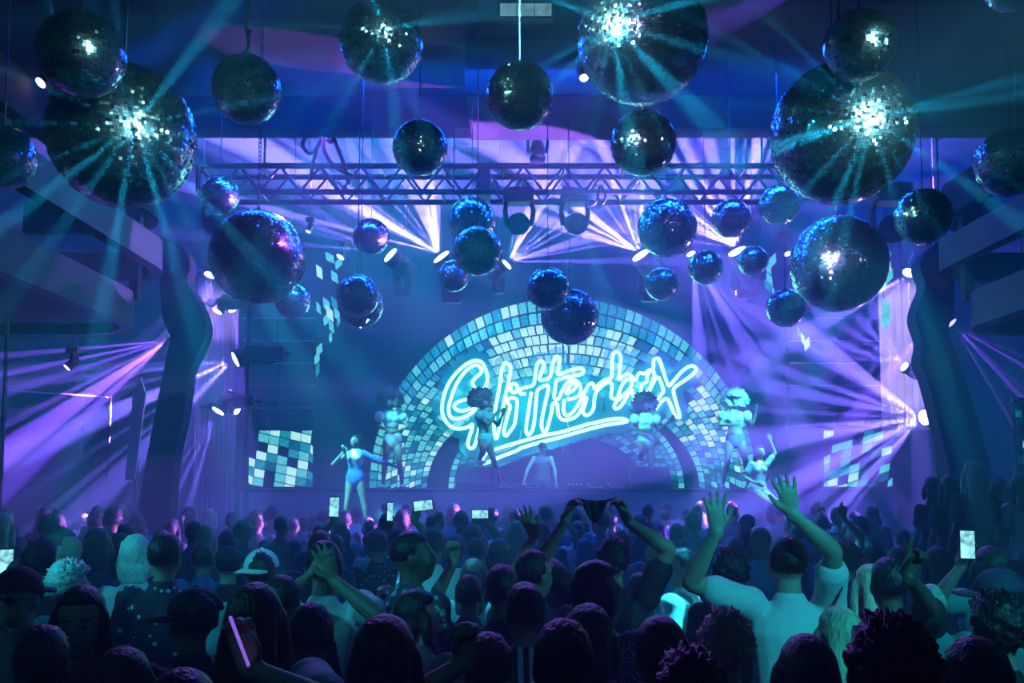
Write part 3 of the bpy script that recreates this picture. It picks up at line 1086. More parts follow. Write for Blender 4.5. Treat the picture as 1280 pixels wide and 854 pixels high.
# px, py, radius px, diameter m, label, group, hot spot px (pin-spot glint), hot colour, watt, added ray-spot watt, suspension
BALLS = [
    (102, 68, 52, .50, 'dark mirror ball with a cyan crescent beside the small magenta pin lamp', None, None, None, 0, 0, 'wire'),
    (153, 170, 88, 1.0, 'giant mirror ball with a cyan glare and radiating rays near the balcony bands', None, (168, 157), ICE, 900, 200, 'wire'),
    (308, 112, 43, .50, 'dark mirror ball hanging on a bright white rope', None, (318, 98), ICE, 30, 0, 'rope'),
    (477, 52, 53, .60, 'bright teal mirror ball with a glowing band and no dark side', None, (480, 38), ICE, 700, 110, 'wire'),
    (650, 120, 43, .50, 'indigo mirror ball hanging on a knotted loop of cord', None, (636, 108), LAV, 60, 0, 'loop'),
    (803, 48, 83, 1.0, 'giant mirror ball with a cyan glare next to the ceiling light panel', None, (767, 30), ICE, 900, 160, 'wire'),
    (804, 179, 41, .50, 'blue-white sparkling mirror ball hung just below the giant one by the ceiling panel', None, (790, 174), ICE, 420, 0, 'wire'),
    (1052, 167, 87, 1.0, 'giant mirror ball with an off-centre cyan starburst, hung above another big ball', None, (1087, 148), ICE, 900, 240, 'wire'),
    (1075, 57, 44, .45, 'dark mirror ball with a purple rim overlapping the giant starburst ball', None, (1056, 50), LAV, 40, 0, 'wire'),
    (1265, -20, 33, .36, 'mirror ball at the ceiling with only its glossy underside in view', None, None, None, 0, 0, 'wire'),
    (1263, 203, 41, .50, 'dark green-glinting mirror ball on a thin wire over the terrace', None, (1272, 196), CYN, 60, 0, 'wire'),
    (4, 197, 38, .50, 'teal mirror ball hanging over the hall end of the balcony bands', None, (6, 190), CYN, 60, 0, 'wire'),
    (525, 185, 35, .50, 'dark navy mirror ball hanging right in front of the truss', None, (520, 182), CYN, 20, 0, 'wire'),
    (597, 314, 31, .50, 'near-black mirror ball eclipsing the hidden stage lamp', None, (600, 309), CYN, 25, 0, 'wire'),
    (590, 276, 30, .60, 'blue mirror ball mostly hidden behind the near-black one', None, (593, 268), CYN, 60, 0, 'wire'),
    (322, 322, 59, 1.0, 'big midnight-blue mirror ball hanging on a chain with a white spark', None, (325, 318), LAV, 60, 0, 'chain'),
    (366, 377, 22, .50, 'small teal mirror ball peeking out below the big midnight-blue one', None, (366, 366), CYN, 260, 0, 'wire'),
    (447, 370, 27, .50, 'dark-topped mirror ball overlapping a pale one', None, (447, 366), LAV, 15, 0, 'wire'),
    (451, 382, 28, .55, 'pale teal mirror ball half hidden behind a dark-topped one', None, (460, 400), ICE, 150, 0, 'wire'),
    (464, 296, 23, .50, LCLEAR, GCLEAR, (460, 288), LAV, 40, 0, 'wire'),
    (275, 245, 24, .50, 'small dark mirror ball in front of the truss end post', None, (275, 241), CYN, 30, 0, 'wire'),
    (567, 345, 20, .45, LCLEAR, GCLEAR, (561, 338), LAV, 60, 0, 'wire'),
    (685, 361, 27, .50, 'near-black mirror ball overlapping the clear one above the neon sign', None, (688, 358), LAV, 15, 0, 'wire'),
    (712, 396, 36, .75, 'clear teal mirror ball at the crown of the tile arch', None, (711, 394), ICE, 60, 0, 'wire'),
    (827, 355, 21, .47, LDARK, GDARK, (833, 347), CYN, 50, 0, 'wire'),
    (882, 334, 22, .50, LDARK, GDARK, (883, 330), LAV, 20, 0, 'wire'),
    (914, 273, 24, .50, LCLEAR, GCLEAR, (910, 264), LAV, 40, 0, 'wire'),
    (974, 257, 25, .50, 'small mirror ball tucked just below the edge of the giant starburst ball', None, (972, 254), LAV, 420, 0, 'wire'),
    (941, 326, 19, .43, LCLEAR, GCLEAR, (938, 329), ICE, 60, 0, 'wire'),
    (1048, 330, 59, 1.0, 'big mirror ball with a dazzling white glint in front of the unlit panel tower', None, (1040, 324), LAV, 900, 0, 'wire'),
    (1154, 271, 34, .50, 'dark green-black mirror ball with a turquoise belt of sparkles', None, (1160, 266), CYN, 40, 0, 'wire'),
    (982, 385, 24, .50, LCLEAR, GCLEAR, (972, 376), ICE, 50, 0, 'wire'),
    (834, 285, 37, .75, 'lilac mirror ball with a looping white band below the truss', None, (842, 276), LAV, 120, 0, 'wire'),
]
CAMP = Vector((0, 0, H))


def chain(bm, z0, z1, r=.018):
    z = z0
    k = 0
    while z < z1:
        pts = []
        for a in range(9):
            t = 2 * PI * a / 8
            u = r * math.cos(t)
            v = r * 1.7 * math.sin(t)
            pts.append(Vector((u, 0, z + v)) if k % 2 else Vector((0, u, z + v)))
        tube(bm, pts, r * .28, 5)
        z += r * 2.6
        k += 1


for i, (px, py, rp, D, lab, grp, hot, hc, hw, fw, sus) in enumerate(BALLS):
    ray = (at(px, py, 1) - CAMP)
    Y = F * D / (2 * rp) * (1.0 / math.sqrt(1 + ((px - 640) / F) ** 2 * .35))
    if i == 6:
        Y = prev_c.y
    c = at(px, py, Y)
    R = D / 2
    top = 7.7 if Y < 12.85 else at(0, 163, 13).z if Y < 13.35 else 9.8
    if i == 5:
        prev_c = c.copy()
    if i == 6:
        top = prev_c.z - .49
    b = thing('mirror_ball', lab, 'mirror ball', c, random.uniform(0, 6), grp)
    t = link('mirror_tiles', BIG if D >= .9 else MID if D >= .55 else SML, None, b)
    t.scale = (R, R, R)
    t['kind'] = 'stuff'
    k = link('core', core_me, None, b)
    k.scale = (R, R, R)
    k = link('cap', cap_me, None, b)
    k.scale = (R, R, R)
    bm = NB()
    zt = top - c.z
    if sus == 'chain':
        chain(bm, R * 1.05, zt)
        obj('chain', bm, M_steel, b)
    elif sus == 'rope':
        pts = [Vector((.012 * math.sin(q * 2.1), .01 * math.cos(q * 1.3), R * 1.04 + (zt - R * 1.04) * q / 24)) for q in range(25)]
        tube(bm, pts, .012, 6)
        obj('rope', bm, M_rope, b)
        bm = NB()
        obj('knot', ell(bm, (0, 0, R * 1.1), (.03, .03, .03)), M_rope, b)
        obj('knot', ell(NB(), (.01, 0, R * 1.75), (.022, .022, .03)), M_rope, b)
    elif sus == 'loop':
        hh = R + .30
        for s in (-1, 1):
            bm = NB()
            tube(bm, [Vector((s * .035, 0, R)), Vector((0, 0, hh))], .007, 6)
            obj('cord', bm, M_rope, b)
        bm = NB()
        tube(bm, [Vector((0, 0, hh)), Vector((0, 0, zt))], .008, 6)
        obj('cord', bm, M_rope, b)
        bm = NB()
        tube(bm, [Vector((.03 + .04 * math.cos(a * PI / 6), .0, hh + .05 + .022 * math.sin(a * PI / 6) + .012 * math.cos(a * PI / 6))) for a in range(13)], .007, 6)
        obj('knot', bm, M_rope, b)
    else:
        tube(bm, [Vector((0, 0, R * 1.03)), Vector((0, 0, zt))], .006 if D < .9 else .011, 6)
        obj('wire', bm, M_steel, b)
    if hot:
        # the pin spot whose reflection is the glint: mirror the line of sight in the ball
        v = (at(hot[0], hot[1], 1) - CAMP).normalized()
        oc = CAMP - c
        bq = v.dot(oc)
        disc = bq * bq - (oc.length_squared - R * R)
        if disc > 0 and hw >= 100:
            P = CAMP + v * (-bq - math.sqrt(disc))
            n = (P - c).normalized()
            L = v - n * 2 * v.dot(n)
            # run the ray to the hall's lamps: stop inside the room
            tmax = 14.0
            for ax, lo_, hi_ in ((0, -4.5, 4.5), (1, -8.6, 20), (2, .6, 7.3)):
                if L[ax] > 1e-4:
                    tmax = min(tmax, (hi_ - P[ax]) / L[ax])
                elif L[ax] < -1e-4:
                    tmax = min(tmax, (lo_ - P[ax]) / L[ax])
            Lp = P + L * max(tmax, 2.0)
            ang = math.degrees(2 * math.atan(R * 1.05 / (Lp - c).length))
            spot(Lp, c, ang, (.5, .4, 1.0) if hc == LAV else hc, hw * (20.0 if hw >= 400 else 3), 0, size=.34 if hw >= 400 else .16, name='pin_spot', blend=.1)
            if fw:
                # added spots at the glint stand in for rays the tiles reflect
                rr = random.Random(i * 31)
                for q in range(18):
                    fi = 2 * PI * (q + rr.uniform(-.4, .4)) / 18
                    tg = Vector((math.cos(fi), 0, math.sin(fi)))
                    tg = (tg - n * tg.dot(n)).normalized() + n * rr.uniform(.08, .35)
                    spot(P + n * .04, P + tg * 3, rr.choice((2.5, 4, 6, 9)), (.02, .55, .8), fw * 52 * rr.uniform(.3, 1.1), 0, size=.012, blend=.4, name='glint_ray_light')

# ------------------------------------------------------------------ balconies and leaning pillars
def balcony(label, sgn, X, y_end, post_y):
    r = thing('balcony', label, 'balcony', (sgn * X, 0, 4.12))
    def band(z0, z1, nm, xo, ye, m):
        bm = NB()
        path = [Vector((xo, -5.0 + q, 0)) for q in (0, 2.5, 5, 7.5, 10, 12.5, 15)] + [Vector((xo, ye - .9, 0))]
        cx, rr = xo + sgn * .9, .9
        for a in range(1, 8):
            t = a / 7 * PI / 2
            path.append(Vector((cx - sgn * rr * math.cos(t), ye - .9 + rr * math.sin(t), 0)))
        path.append(path[-1] + Vector((sgn * 1.2, 0, 0)))
        vi, vo_ = [], []
        for q, p in enumerate(path):
            a = path[max(0, q - 1)]
            b = path[min(len(path) - 1, q + 1)]
            d = (b - a).normalized()
            nn = Vector((d.y, -d.x, 0)) * .08
            vi.append((bm.verts.new(p + nn + Vector((0, 0, z0))), bm.verts.new(p + nn + Vector((0, 0, z1)))))
            vo_.append((bm.verts.new(p - nn + Vector((0, 0, z0))), bm.verts.new(p - nn + Vector((0, 0, z1)))))
        for a, b, c_, d in zip(vi, vi[1:], vo_, vo_[1:]):
            bm.faces.new((a[0], b[0], b[1], a[1]))
            bm.faces.new((d[0], c_[0], c_[1], d[1]))
            bm.faces.new((a[1], b[1], d[1], c_[1]))
            bm.faces.new((c_[0], d[0], b[0], a[0]))
        for e in (0, -1):
            bm.faces.new((vi[e][0], vi[e][1], vo_[e][1], vo_[e][0]))
        bmesh.ops.recalc_face_normals(bm, faces=bm.faces[:])
        obj(nm, bm, m, r)
    band(0, .46, 'fascia_band', 0, y_end, M_seq)
    band(.80, 1.2, 'upper_band', -sgn * .25, y_end + .3, M_seq)
    band(1.55, 2.0, 'canopy_band', -sgn * .1, y_end + .5, M_wall)
    obj('floor_slab', box(NB(), (min(sgn * .1, sgn * (XW - X)), -5, .02), (max(sgn * .1, sgn * (XW - X)), y_end - .8, .14)), M_black, r)
    for y in post_y:
        obj('post', box(NB(), (min(0, sgn * .12), y, .4), (max(0, sgn * .12), y + .14, 1.6)), M_black, r)
    return r


balcony('sweeping balcony with sequinned curved bands over the violet fan lamps', -1, 4.95, 12.4, (12.0, 8.0, 4.0))
balcony('sweeping balcony with dim curved bands over the raised terrace', 1, 6.0, 12.4, (12.0, 8.0, 4.0))


def pillar(label, pts, Y, th):
    base = at(pts[-1][0], 700, Y)
    r = thing('wavy_pillar', label, 'pillar', (base.x, Y, 0))
    poly = []
    sp = spline([Vector((x, y, 0)) for x, y in pts], 4, True)[:-1]
    for p in sp:
        q = at(p.x, p.y, Y)
        poly.append((q.x - base.x, max(q.z, 0)))
    bm = NB()
    prism(bm, poly, 0, th)
    obj('shaft', bm, M_wall, r)
    bm = NB()
    xs = [p[0] for p in poly if p[1] < .3]
    box(bm, (min(xs) - .05, -.06, 0), (max(xs) + .05, th + .06, .12), .02)
    obj('plinth', bm, M_black, r)
    return r


pillar('dark wavy pillar curling up past the balcony over the violet fans',
       [(196, 296), (222, 305), (234, 318), (237, 336), (233, 350), (245, 372), (255, 395), (257, 416), (248, 440), (237, 464), (233, 492), (228, 525), (217, 580), (210, 680), (206, 792), (150, 792), (165, 680), (182, 580), (197, 500), (209, 440), (212, 422), (204, 400), (200, 360), (196, 320)], 12.95, .3)
pillar('dark wavy pillar leaning outward beside the white drape',
       [(1176, 302), (1155, 318), (1150, 335), (1157, 356), (1148, 380), (1145, 400), (1153, 428), (1150, 452), (1158, 472), (1166, 500), (1185, 580), (1207, 680), (1230, 790), (1296, 790), (1265, 680), (1237, 580), (1212, 490), (1195, 440), (1186, 415), (1192, 380), (1192, 320)], 12.95, .3)

# terrace at the hall side
XT = 4.05
tc = thing('terrace', 'raised dark terrace platform holding the long-haired onlookers', 'platform', (XT, 7.2, 0))
obj('deck', box(NB(), (0, 0, .5), (5.4, 2.6, .58), .01), M_black, tc)
for k in range(4):
    obj('front_panel', box(NB(), (.01 + 1.35 * k, .02, 0), (1.34 + 1.35 * k, .06, .498), .005), M_wall, tc)
obj('side_panel', box(NB(), (.012, .062, 0), (.05, 2.58, .498)), M_wall, tc)

# bits along the walls
r = thing('spike_banner', 'tall thin pale spear-shaped banner standing below the balcony', 'banner', (at(165, 600, 14).x, 14, 0))
a = [at(x, y, 14) for x, y in ((176, 472), (182, 492), (176, 540), (168, 600), (156, 600), (162, 540), (166, 492))]
bm = NB()
prism(bm, [(p.x - r.location.x, p.z) for p in a], 0, .03)
obj('cloth', bm, M_pale, r)
bm = NB()
tube(bm, [Vector((-.02, .05, 0)), Vector((a[0].x - r.location.x, .05, a[0].z - .1))], .02)
obj('pole', bm, M_steel, r)
obj('foot', lathe(NB(), [(.2, 0), (.2, .03), (.05, .05)], 16, Matrix.Translation((-.02, .05, 0))), M_fix, r)
r = thing('hand_rail', 'thin pale handrail on posts along the wall below the balcony', 'rail', (at(8, 488, 13.6).x, 13.6, 0))
p0, p1 = at(8, 488, 13.6) - r.location, at(138, 497, 14.4) - r.location
bm = NB()
tube(bm, [p0, p1], .014)
obj('rail', bm, mat('pale_painted_rail', (.6, .55, .8), .4), r)
for p in (p0, p1):
    bm = NB()
    tube(bm, [Vector((p.x, p.y, 0)), p + Vector((0, 0, .02))], .022)
    obj('post', bm, M_black, r)
r = thing('side_pole', 'thin teal pole standing from floor to balcony by the handrail', 'pole', (at(6, 480, 11).x, 11, 0))
bm = NB()
tube(bm, [Vector((0, 0, .04)), Vector((0, 0, 4.2))], .025)
obj('shaft', bm, M_steel, r)
obj('foot', lathe(NB(), [(.15, 0), (.15, .03), (.04, .05)], 16), M_steel, r)
r = thing('bead_banner', 'glittering narrow banner hanging beyond the leaning pillar', 'banner', at(1276, 502, 12.0))
obj('rail', box(NB(), (-.12, -.02, 0), (.35, .02, .05)), mat('pale_painted_rail', (.6, .55, .8), .4), r)
for k in range(5):
    for j in range(9):
        obj('sequin_plate', box(NB(), (-.08 + .08 * k, -.012, -.11 - j * .1), (-.01 + .08 * k, .0, -.02 - j * .1), .004), LV[random.choice((0, 1, 1, 2, 3))] if random.random() < .35 else M_mirror, r)  # some plates emit, so part of the glitter is put into their colour
obj('backing', box(NB(), (-.1, 0, -.95), (.34, .02, 0)), M_black, r)
bm = NB()
tube(bm, [Vector((.1, 0, .05)), Vector((.1, 0, 7.7 - r.location.z))], .01)
obj('hanging_wire', bm, M_steel, r)

# ------------------------------------------------------------------ people
SKIN = [mat('skin_light', (.50, .34, .26), .5, var=.08, vscale=12), mat('skin_mid', (.34, .21, .15), .5, var=.08, vscale=12), mat('skin_dark', (.13, .075, .05), .45, var=.08, vscale=12)]
HAIRM = {
    'black': mat('hair_black', (.008, .008, .010), .42, bump=.9, bscale=90, stretch=(1, 1, .25)),
    'brown': mat('hair_brown', (.03, .02, .015), .45, bump=.9, bscale=90, stretch=(1, 1, .25)),
    'blonde': mat('hair_blonde', (.55, .46, .32), .45, var=.3, vscale=40, bump=.9, bscale=90, stretch=(1, 1, .2)),
    'pale': mat('hair_pale', (.75, .74, .70), .5, var=.2, vscale=60, bump=.9, bscale=70),
}
CLOTH = {
    'black': mat('cloth_black', (.012, .012, .016), .8, bump=.3, bscale=30),
    'navy': mat('cloth_navy', (.02, .03, .07), .8, bump=.3, bscale=30),
    'grey': mat('cloth_grey', (.14, .15, .17), .8, bump=.3, bscale=30),
    'white': mat('cloth_white', (.72, .74, .76), .75, bump=.35, bscale=22),
    'blue': mat('cloth_blue', (.05, .12, .38), .7, bump=.3, bscale=25),
    'teal': mat('cloth_teal', (.10, .32, .34), .7, bump=.3, bscale=25),
    'red': mat('cloth_red', (.35, .04, .08), .75, bump=.3, bscale=25),
    'silver': mat('cloth_silver', (.75, .78, .80), .28, .7, bump=.6, bscale=40),
    'denim': mat('cloth_denim', (.035, .05, .09), .85, bump=.3, bscale=50),
}


def patterned(name, base, spot_c, scale, thr, feature='F1'):
    m = mat(name, base, .75)
    nt = m.node_tree
    b = nt.nodes['Principled BSDF']
    tc = nt.nodes.new('ShaderNodeTexCoord')
    v = nt.nodes.new('ShaderNodeTexVoronoi')
    v.inputs['Scale'].default_value = scale
    if feature == 'dots':
        v.inputs['Randomness'].default_value = 0.0
    nt.links.new(tc.outputs['Object'], v.inputs['Vector'])
    r = nt.nodes.new('ShaderNodeMath')
    r.operation = 'LESS_THAN'
    r.inputs[1].default_value = thr
    nt.links.new(v.outputs['Distance'], r.inputs[0])
    mx = nt.nodes.new('ShaderNodeMix')
    mx.data_type = 'RGBA'
    mx.inputs['A'].default_value = (*base, 1)
    mx.inputs['B'].default_value = (*spot_c, 1)
    nt.links.new(r.outputs[0], mx.inputs['Factor'])
    nt.links.new(mx.outputs['Result'], b.inputs['Base Color'])
    return m


CLOTH['polka'] = patterned('cloth_polka', (.012, .012, .02), (.6, .6, .65), 30, .22, 'dots')
CLOTH['star'] = patterned('cloth_star', (.012, .015, .03), (.65, .65, .7), 16, .2)
CLOTH['floral'] = patterned('cloth_floral', (.05, .09, .12), (.55, .6, .62), 22, .36)
CLOTH['glitter'] = patterned('cloth_glitter', (.06, .10, .16), (.6, .65, .7), 70, .35)
ms = mat('cloth_stripe', (.02, .02, .03), .75)
_nt = ms.node_tree
_tc = _nt.nodes.new('ShaderNodeTexCoord')
_wv = _nt.nodes.new('ShaderNodeTexWave')
_wv.inputs['Scale'].default_value = 7
_rp = _nt.nodes.new('ShaderNodeValToRGB')
_rp.color_ramp.interpolation = 'CONSTANT'
_rp.color_ramp.elements[0].color = (.012, .012, .02, 1)
_rp.color_ramp.elements[1].position = .55
_rp.color_ramp.elements[1].color = (.6, .62, .68, 1)
_nt.links.new(_tc.outputs['Object'], _wv.inputs['Vector'])
_nt.links.new(_wv.outputs[0], _rp.inputs[0])
_nt.links.new(_rp.outputs[0], _nt.nodes['Principled BSDF'].inputs['Base Color'])
CLOTH['stripe'] = ms
M_phone = mat('phone_body', (.02, .02, .025), .3)
M_pscr = mat('phone_picture', (.02, .02, .02), .2, emit=(.25, .75, .85), es=1.5, var=.7, vscale=30)


def remesh(name, build, voxel, smooth=3, dec=None):
    """one continuous surface from overlapping closed shapes"""
    bm = NB()
    build(bm)
    bmesh.ops.recalc_face_normals(bm, faces=bm.faces[:])
    me = bpy.data.meshes.new('tmp')
    bm.to_mesh(me)
    bm.free()
    o = bpy.data.objects.new('tmp', me)
    C.objects.link(o)
    md = o.modifiers.new('r', 'REMESH')
    md.mode = 'VOXEL'
    md.voxel_size = voxel
    if smooth:
        sm = o.modifiers.new('s', 'SMOOTH')
        sm.factor = .5
        sm.iterations = smooth
    if dec:
        d = o.modifiers.new('d', 'DECIMATE')
        d.ratio = dec
    dg = bpy.context.evaluated_depsgraph_get()
    out = bpy.data.meshes.new_from_object(o.evaluated_get(dg))
    out.name = name
    bpy.data.objects.remove(o)
    bpy.data.meshes.remove(me)
    out.polygons.foreach_set('use_smooth', [True] * len(out.polygons))
    return out


V3 = Vector


def stand():
    """joints of a standing person facing +Y, 1.76 m tall"""
    return dict(pel=V3((0, 0, .96)), chest=V3((0, 0, 1.30)), neck=V3((0, -.005, 1.475)), head=V3((0, .02, 1.642)), yaw=0., pit=0., roll=0.,
                shL=V3((-.175, 0, 1.425)), shR=V3((.175, 0, 1.425)), elL=V3((-.235, -.03, 1.15)), elR=V3((.235, -.03, 1.15)),
                wrL=V3((-.21, .10, .93)), wrR=V3((.21, .10, .93)),
                knL=V3((-.095, .01, .50)), knR=V3((.095, .01, .50)), anL=V3((-.10, -.02, .085)), anR=V3((.10, -.02, .085)),
                toeL=V3((0, 1, 0)), toeR=V3((0, 1, 0)), hL=None, hR=None, fem=0.)


def ik(sh, wr, pole, a=.29, b=.265):
    d = wr - sh
    L = d.length
    if L > (a + b) * .995:
        k = L / ((a + b) * .995)
        a, b = a * k, b * k
    x = (a * a - b * b + L * L) / (2 * L)
    h = math.sqrt(max(0., a * a - x * x))
    u = d / L
    p = Vector(pole) - u * Vector(pole).dot(u)
    p.normalize()
    return sh + u * x + p * h


def head_M(j):
    return Matrix.Translation(j['head']) @ Matrix.Rotation(j['yaw'], 4, 'Z') @ Matrix.Rotation(j['pit'], 4, 'X') @ Matrix.Rotation(j['roll'], 4, 'Y')


def hand(bm, wr, fwd, nrm, side, style, g=0.):
    """palm and five bent fingers; fwd = wrist to fingertips, nrm = out of the palm, side = +1 thumb on the +cross side"""
    f = fwd.normalized()
    n = (nrm - f * nrm.dot(f)).normalized()
    s = f.cross(n) * side       # towards the thumb
    k = 1.0
    # palm
    loft(bm, [wr - f * .02, wr + f * .02, wr + f * .055, wr + f * .092], [(.026, .019), (.034, .017), (.041, .016), (.040, .013)], 12, side=s)
    spread = dict(open=.20, relax=.07, fist=.03, point=.04, grip=.05, peace=.12)[style]
    lens = [.074, .082, .077, .060]
    for i in range(4):
        off = (1.5 - i) * .0205
        b = wr + f * (.092 - abs(off) * .12) + s * off
        ang = (1.5 - i) * spread * .9
        d0 = (f * math.cos(ang) + s * math.sin(ang)).normalized()
        cu = dict(open=.10, relax=.45, fist=1.55, point=1.5 if i else .06, grip=1.05, peace=.05 if i in (0, 1) else 1.5)[style]
        L = lens[i]
        pts = [b - d0 * .015, b]
        a = cu * .55
        p = b
        for q, fr in enumerate((.46, .30, .24)):
            d = d0 * math.cos(a) + n * math.sin(a)
            p = p + d * L * fr
            pts.append(p)
            a += cu * (.85 if q == 0 else .6)
        loft(bm, pts, [.0105, .0105, .0096, .0088, .0074], 8)
    b = wr + f * .028 + s * .030
    if style in ('open', 'peace'):
        ta, tn = .85, .10
    elif style == 'relax':
        ta, tn = .55, .35
    else:
        ta, tn = .35, .75
    d = (f * math.cos(ta) + s * math.sin(ta) + n * tn).normalized()
    d2 = (f * math.cos(ta * .5) + s * math.sin(ta * .5) * (1 if style == 'open' else .2) + n * tn * 1.2).normalized()
    loft(bm, [b - d * .02, b + d * .028, b + d * .028 + d2 * .030, b + d * .028 + d2 * .052], [.016, .0135, .0115, .009], 8)


def figure_parts(j, opt):
    """closed shapes of the body by region; every entry is a function (bmesh, grow)"""
    fem = j['fem']
    side = (j['shR'] - j['shL']).normalized()
    pel, chest, neck = j['pel'], j['chest'], j['neck']
    P = {}
    hipw = .165 + .012 * fem
    waw = .145 - .022 * fem
    shw = .178 - .018 * fem
    up = (neck - pel)
    w1 = pel.lerp(chest, .45)

    def torso(bm, g):
        loft(bm, [pel - V3((0, 0, .06)), pel + V3((0, 0, .03)), w1, chest - (chest - w1) * .2, chest + (neck - chest) * .35, chest + (neck - chest) * .72, neck],
             [(hipw + g, .115 + g), (hipw + g, .118 + g), (waw + g, .098 + g), (.158 - .012 * fem + g, .112 + g), (shw + g, .110 + g), (shw * .86 + g, .088 + g), (.07 + g, .066 + g)], 16, side=side)
        if fem:
            fw = side.cross((neck - pel).normalized()) * -1
            for s in (-1, 1):
                ell(bm, chest + fw * .085 + side * s * .068 + V3((0, 0, .01)), (.058 + g, .055 + g, .056 + g))

    def hips(bm, g):
        loft(bm, [pel - V3((0, 0, .10)), pel - V3((0, 0, .03)), pel + V3((0, 0, .06))], [(hipw - .02 + g, .108 + g), (hipw + g, .118 + g), (hipw - .02 + g, .108 + g)], 16, side=side)

    def bust(bm, g):
        loft(bm, [w1.lerp(chest, .45), chest, chest + (neck - chest) * .45, chest + (neck - chest) * .75], [(waw + .006 + g, .104 + g), (.158 - .012 * fem + g, .114 + g), (shw + g, .110 + g), (shw * .8 + g, .085 + g)], 16, side=side)
        if fem:
            fw = side.cross((neck - pel).normalized()) * -1
            for s in (-1, 1):
                ell(bm, chest + fw * .085 + side * s * .068 + V3((0, 0, .01)), (.058 + g, .055 + g, .056 + g))
    P['bust'] = bust
    P['torso'] = torso
    P['hips'] = hips

    def bare(bm, g):
        loft(bm, [neck - V3((0, 0, .04)), neck.lerp(j['head'], .35), neck.lerp(j['head'], .75)], [(.064 + g, .062 + g), (.054 - .006 * fem + g, .056 + g), (.052 + g, .058 + g)], 12)
    P['neck'] = bare
    HM = head_M(j)
    R3 = HM.to_3x3()

    def head(bm, g):
        n0 = len(bm.verts)
        ell(bm, (0, -.012, .022), (.0755 + g, .094 + g, .096 + g), nu=18, nv=12)
        ell(bm, (0, .028, -.028), (.0625 + g, .068 + g, .086 + g), nu=16, nv=10)
        ell(bm, (0, .046, -.080), (.043 + g, .044 + g, .034 + g))
        ell(bm, (0, .084, .020), (.046, .016, .011))
        loft(bm, [V3((0, .086, .012)), V3((0, .106, -.018)), V3((0, .104, -.030))], [(.010, .012), (.014, .014), (.016, .010)], 8)
        ell(bm, (0, .089, -.058), (.022, .012, .0075))
        ell(bm, (0, .087, -.068), (.019, .012, .0075))
        for s in (-1, 1):
            ell(bm, (s * .079, -.006, -.012), (.010, .020, .031))
            ell(bm, (s * .040, .058, -.030), (.024, .026, .024))
        bm.verts.ensure_lookup_table()
        bmesh.ops.transform(bm, matrix=HM, verts=bm.verts[n0:])
    P['head'] = head
    for S, sg in (('L', -1), ('R', 1)):
        sh, el, wr = j['sh' + S], j['el' + S], j['wr' + S]
        ar = 1 - .14 * fem

        def upper(bm, g, sh=sh, el=el, ar=ar):
            ell(bm, sh, (.062 * ar + g,) * 3)
            loft(bm, [sh, sh.lerp(el, .35), sh.lerp(el, .75), el], [.056 * ar + g, .052 * ar + g, .044 * ar + g, .041 * ar + g], 12)

        def sleeve(bm, g, sh=sh, el=el, ar=ar):
            ell(bm, sh, (.064 * ar + g,) * 3)
            loft(bm, [sh, sh.lerp(el, .35), sh.lerp(el, .62)], [.058 * ar + g, .057 * ar + g, .060 * ar + g], 12)

        def puff(bm, g, sh=sh, el=el, sg=sg):
            ell(bm, sh.lerp(el, .22) + side * sg * .03, (.085 + g, .085 + g, .095 + g))
        P['puff' + S] = puff

        def fore(bm, g, el=el, wr=wr, ar=ar):
            loft(bm, [el, el.lerp(wr, .3), el.lerp(wr, .75), wr], [.041 * ar + g, .042 * ar + g, .030 * ar + g, .0255 * ar + g], 12)
        hs = j['h' + S]

        def hnd(bm, g, el=el, wr=wr, hs=hs, sg=sg):
            f = (wr - el).normalized()
            if hs:
                style, nrm = hs[0], V3(hs[1])
                fw = V3(hs[2]) if len(hs) > 2 and hs[2] is not None else f
                ts = hs[3] if len(hs) > 3 else 1
                hand(bm, wr, fw, nrm, ts, style)
            else:
                hand(bm, wr, f, V3((-sg, .15, 0)), sg, 'relax')
        P['upper' + S], P['sleeve' + S], P['fore' + S], P['hand' + S] = upper, sleeve, fore, hnd
        hp = pel + side * sg * .088 - V3((0, 0, .05))
        kn, an = j['kn' + S], j['an' + S]
        lg = 1 + .04 * fem

        def thigh(bm, g, hp=hp, kn=kn, lg=lg):
            loft(bm, [hp, hp.lerp(kn, .35), hp.lerp(kn, .8), kn], [.089 * lg + g, .083 * lg + g, .060 + g, .056 + g], 14)

        def calf(bm, g, kn=kn, an=an):
            loft(bm, [kn, kn.lerp(an, .28), kn.lerp(an, .7), an], [.056 + g, .057 + g, .042 + g, .036 + g], 12)

        def foot(bm, g, an=an, t=j['toe' + S]):
            t = V3(t).normalized()
            b = an - V3((0, 0, .045))
            loft(bm, [b - t * .05, b + t * .05, b + t * .13, b + t * .17], [(.036 + g, .036 + g), (.042 + g, .036 + g), (.044 + g, .024 + g), (.034 + g, .016 + g)], 12, side=t.cross(V3((0, 0, 1))))
        P['thigh' + S], P['calf' + S], P['foot' + S] = thigh, calf, foot
    return P


BODY_KEYS = ['torso', 'hips', 'neck', 'head'] + [k + s for s in 'LR' for k in ('upper', 'fore', 'hand', 'thigh', 'calf', 'foot')]


def make_figure(j, voxel, wear):
    """returns list of (part name, mesh, material key or material); wear: list of (name, region keys, grow, material)"""
    P = figure_parts(j, None)
    res = [('body', remesh('body', lambda bm: [P[k](bm, 0.) for k in BODY_KEYS], voxel, 2), None)]
    for nm, keys, g, m in wear:
        res.append((nm, remesh(nm, lambda bm: [P[k](bm, g) for k in keys], max(voxel, .012), 3), m))
    return res


TEE = ('shirt', ['torso', 'sleeveL', 'sleeveR'], .014)
LONG = ('shirt', ['torso', 'upperL', 'upperR', 'foreL', 'foreR'], .012)
TANK = ('top', ['torso'], .010)
PANTS = ('trousers', ['hips', 'thighL', 'thighR', 'calfL', 'calfR'], .014)
SHOES = ('shoes', ['footL', 'footR'], .008)


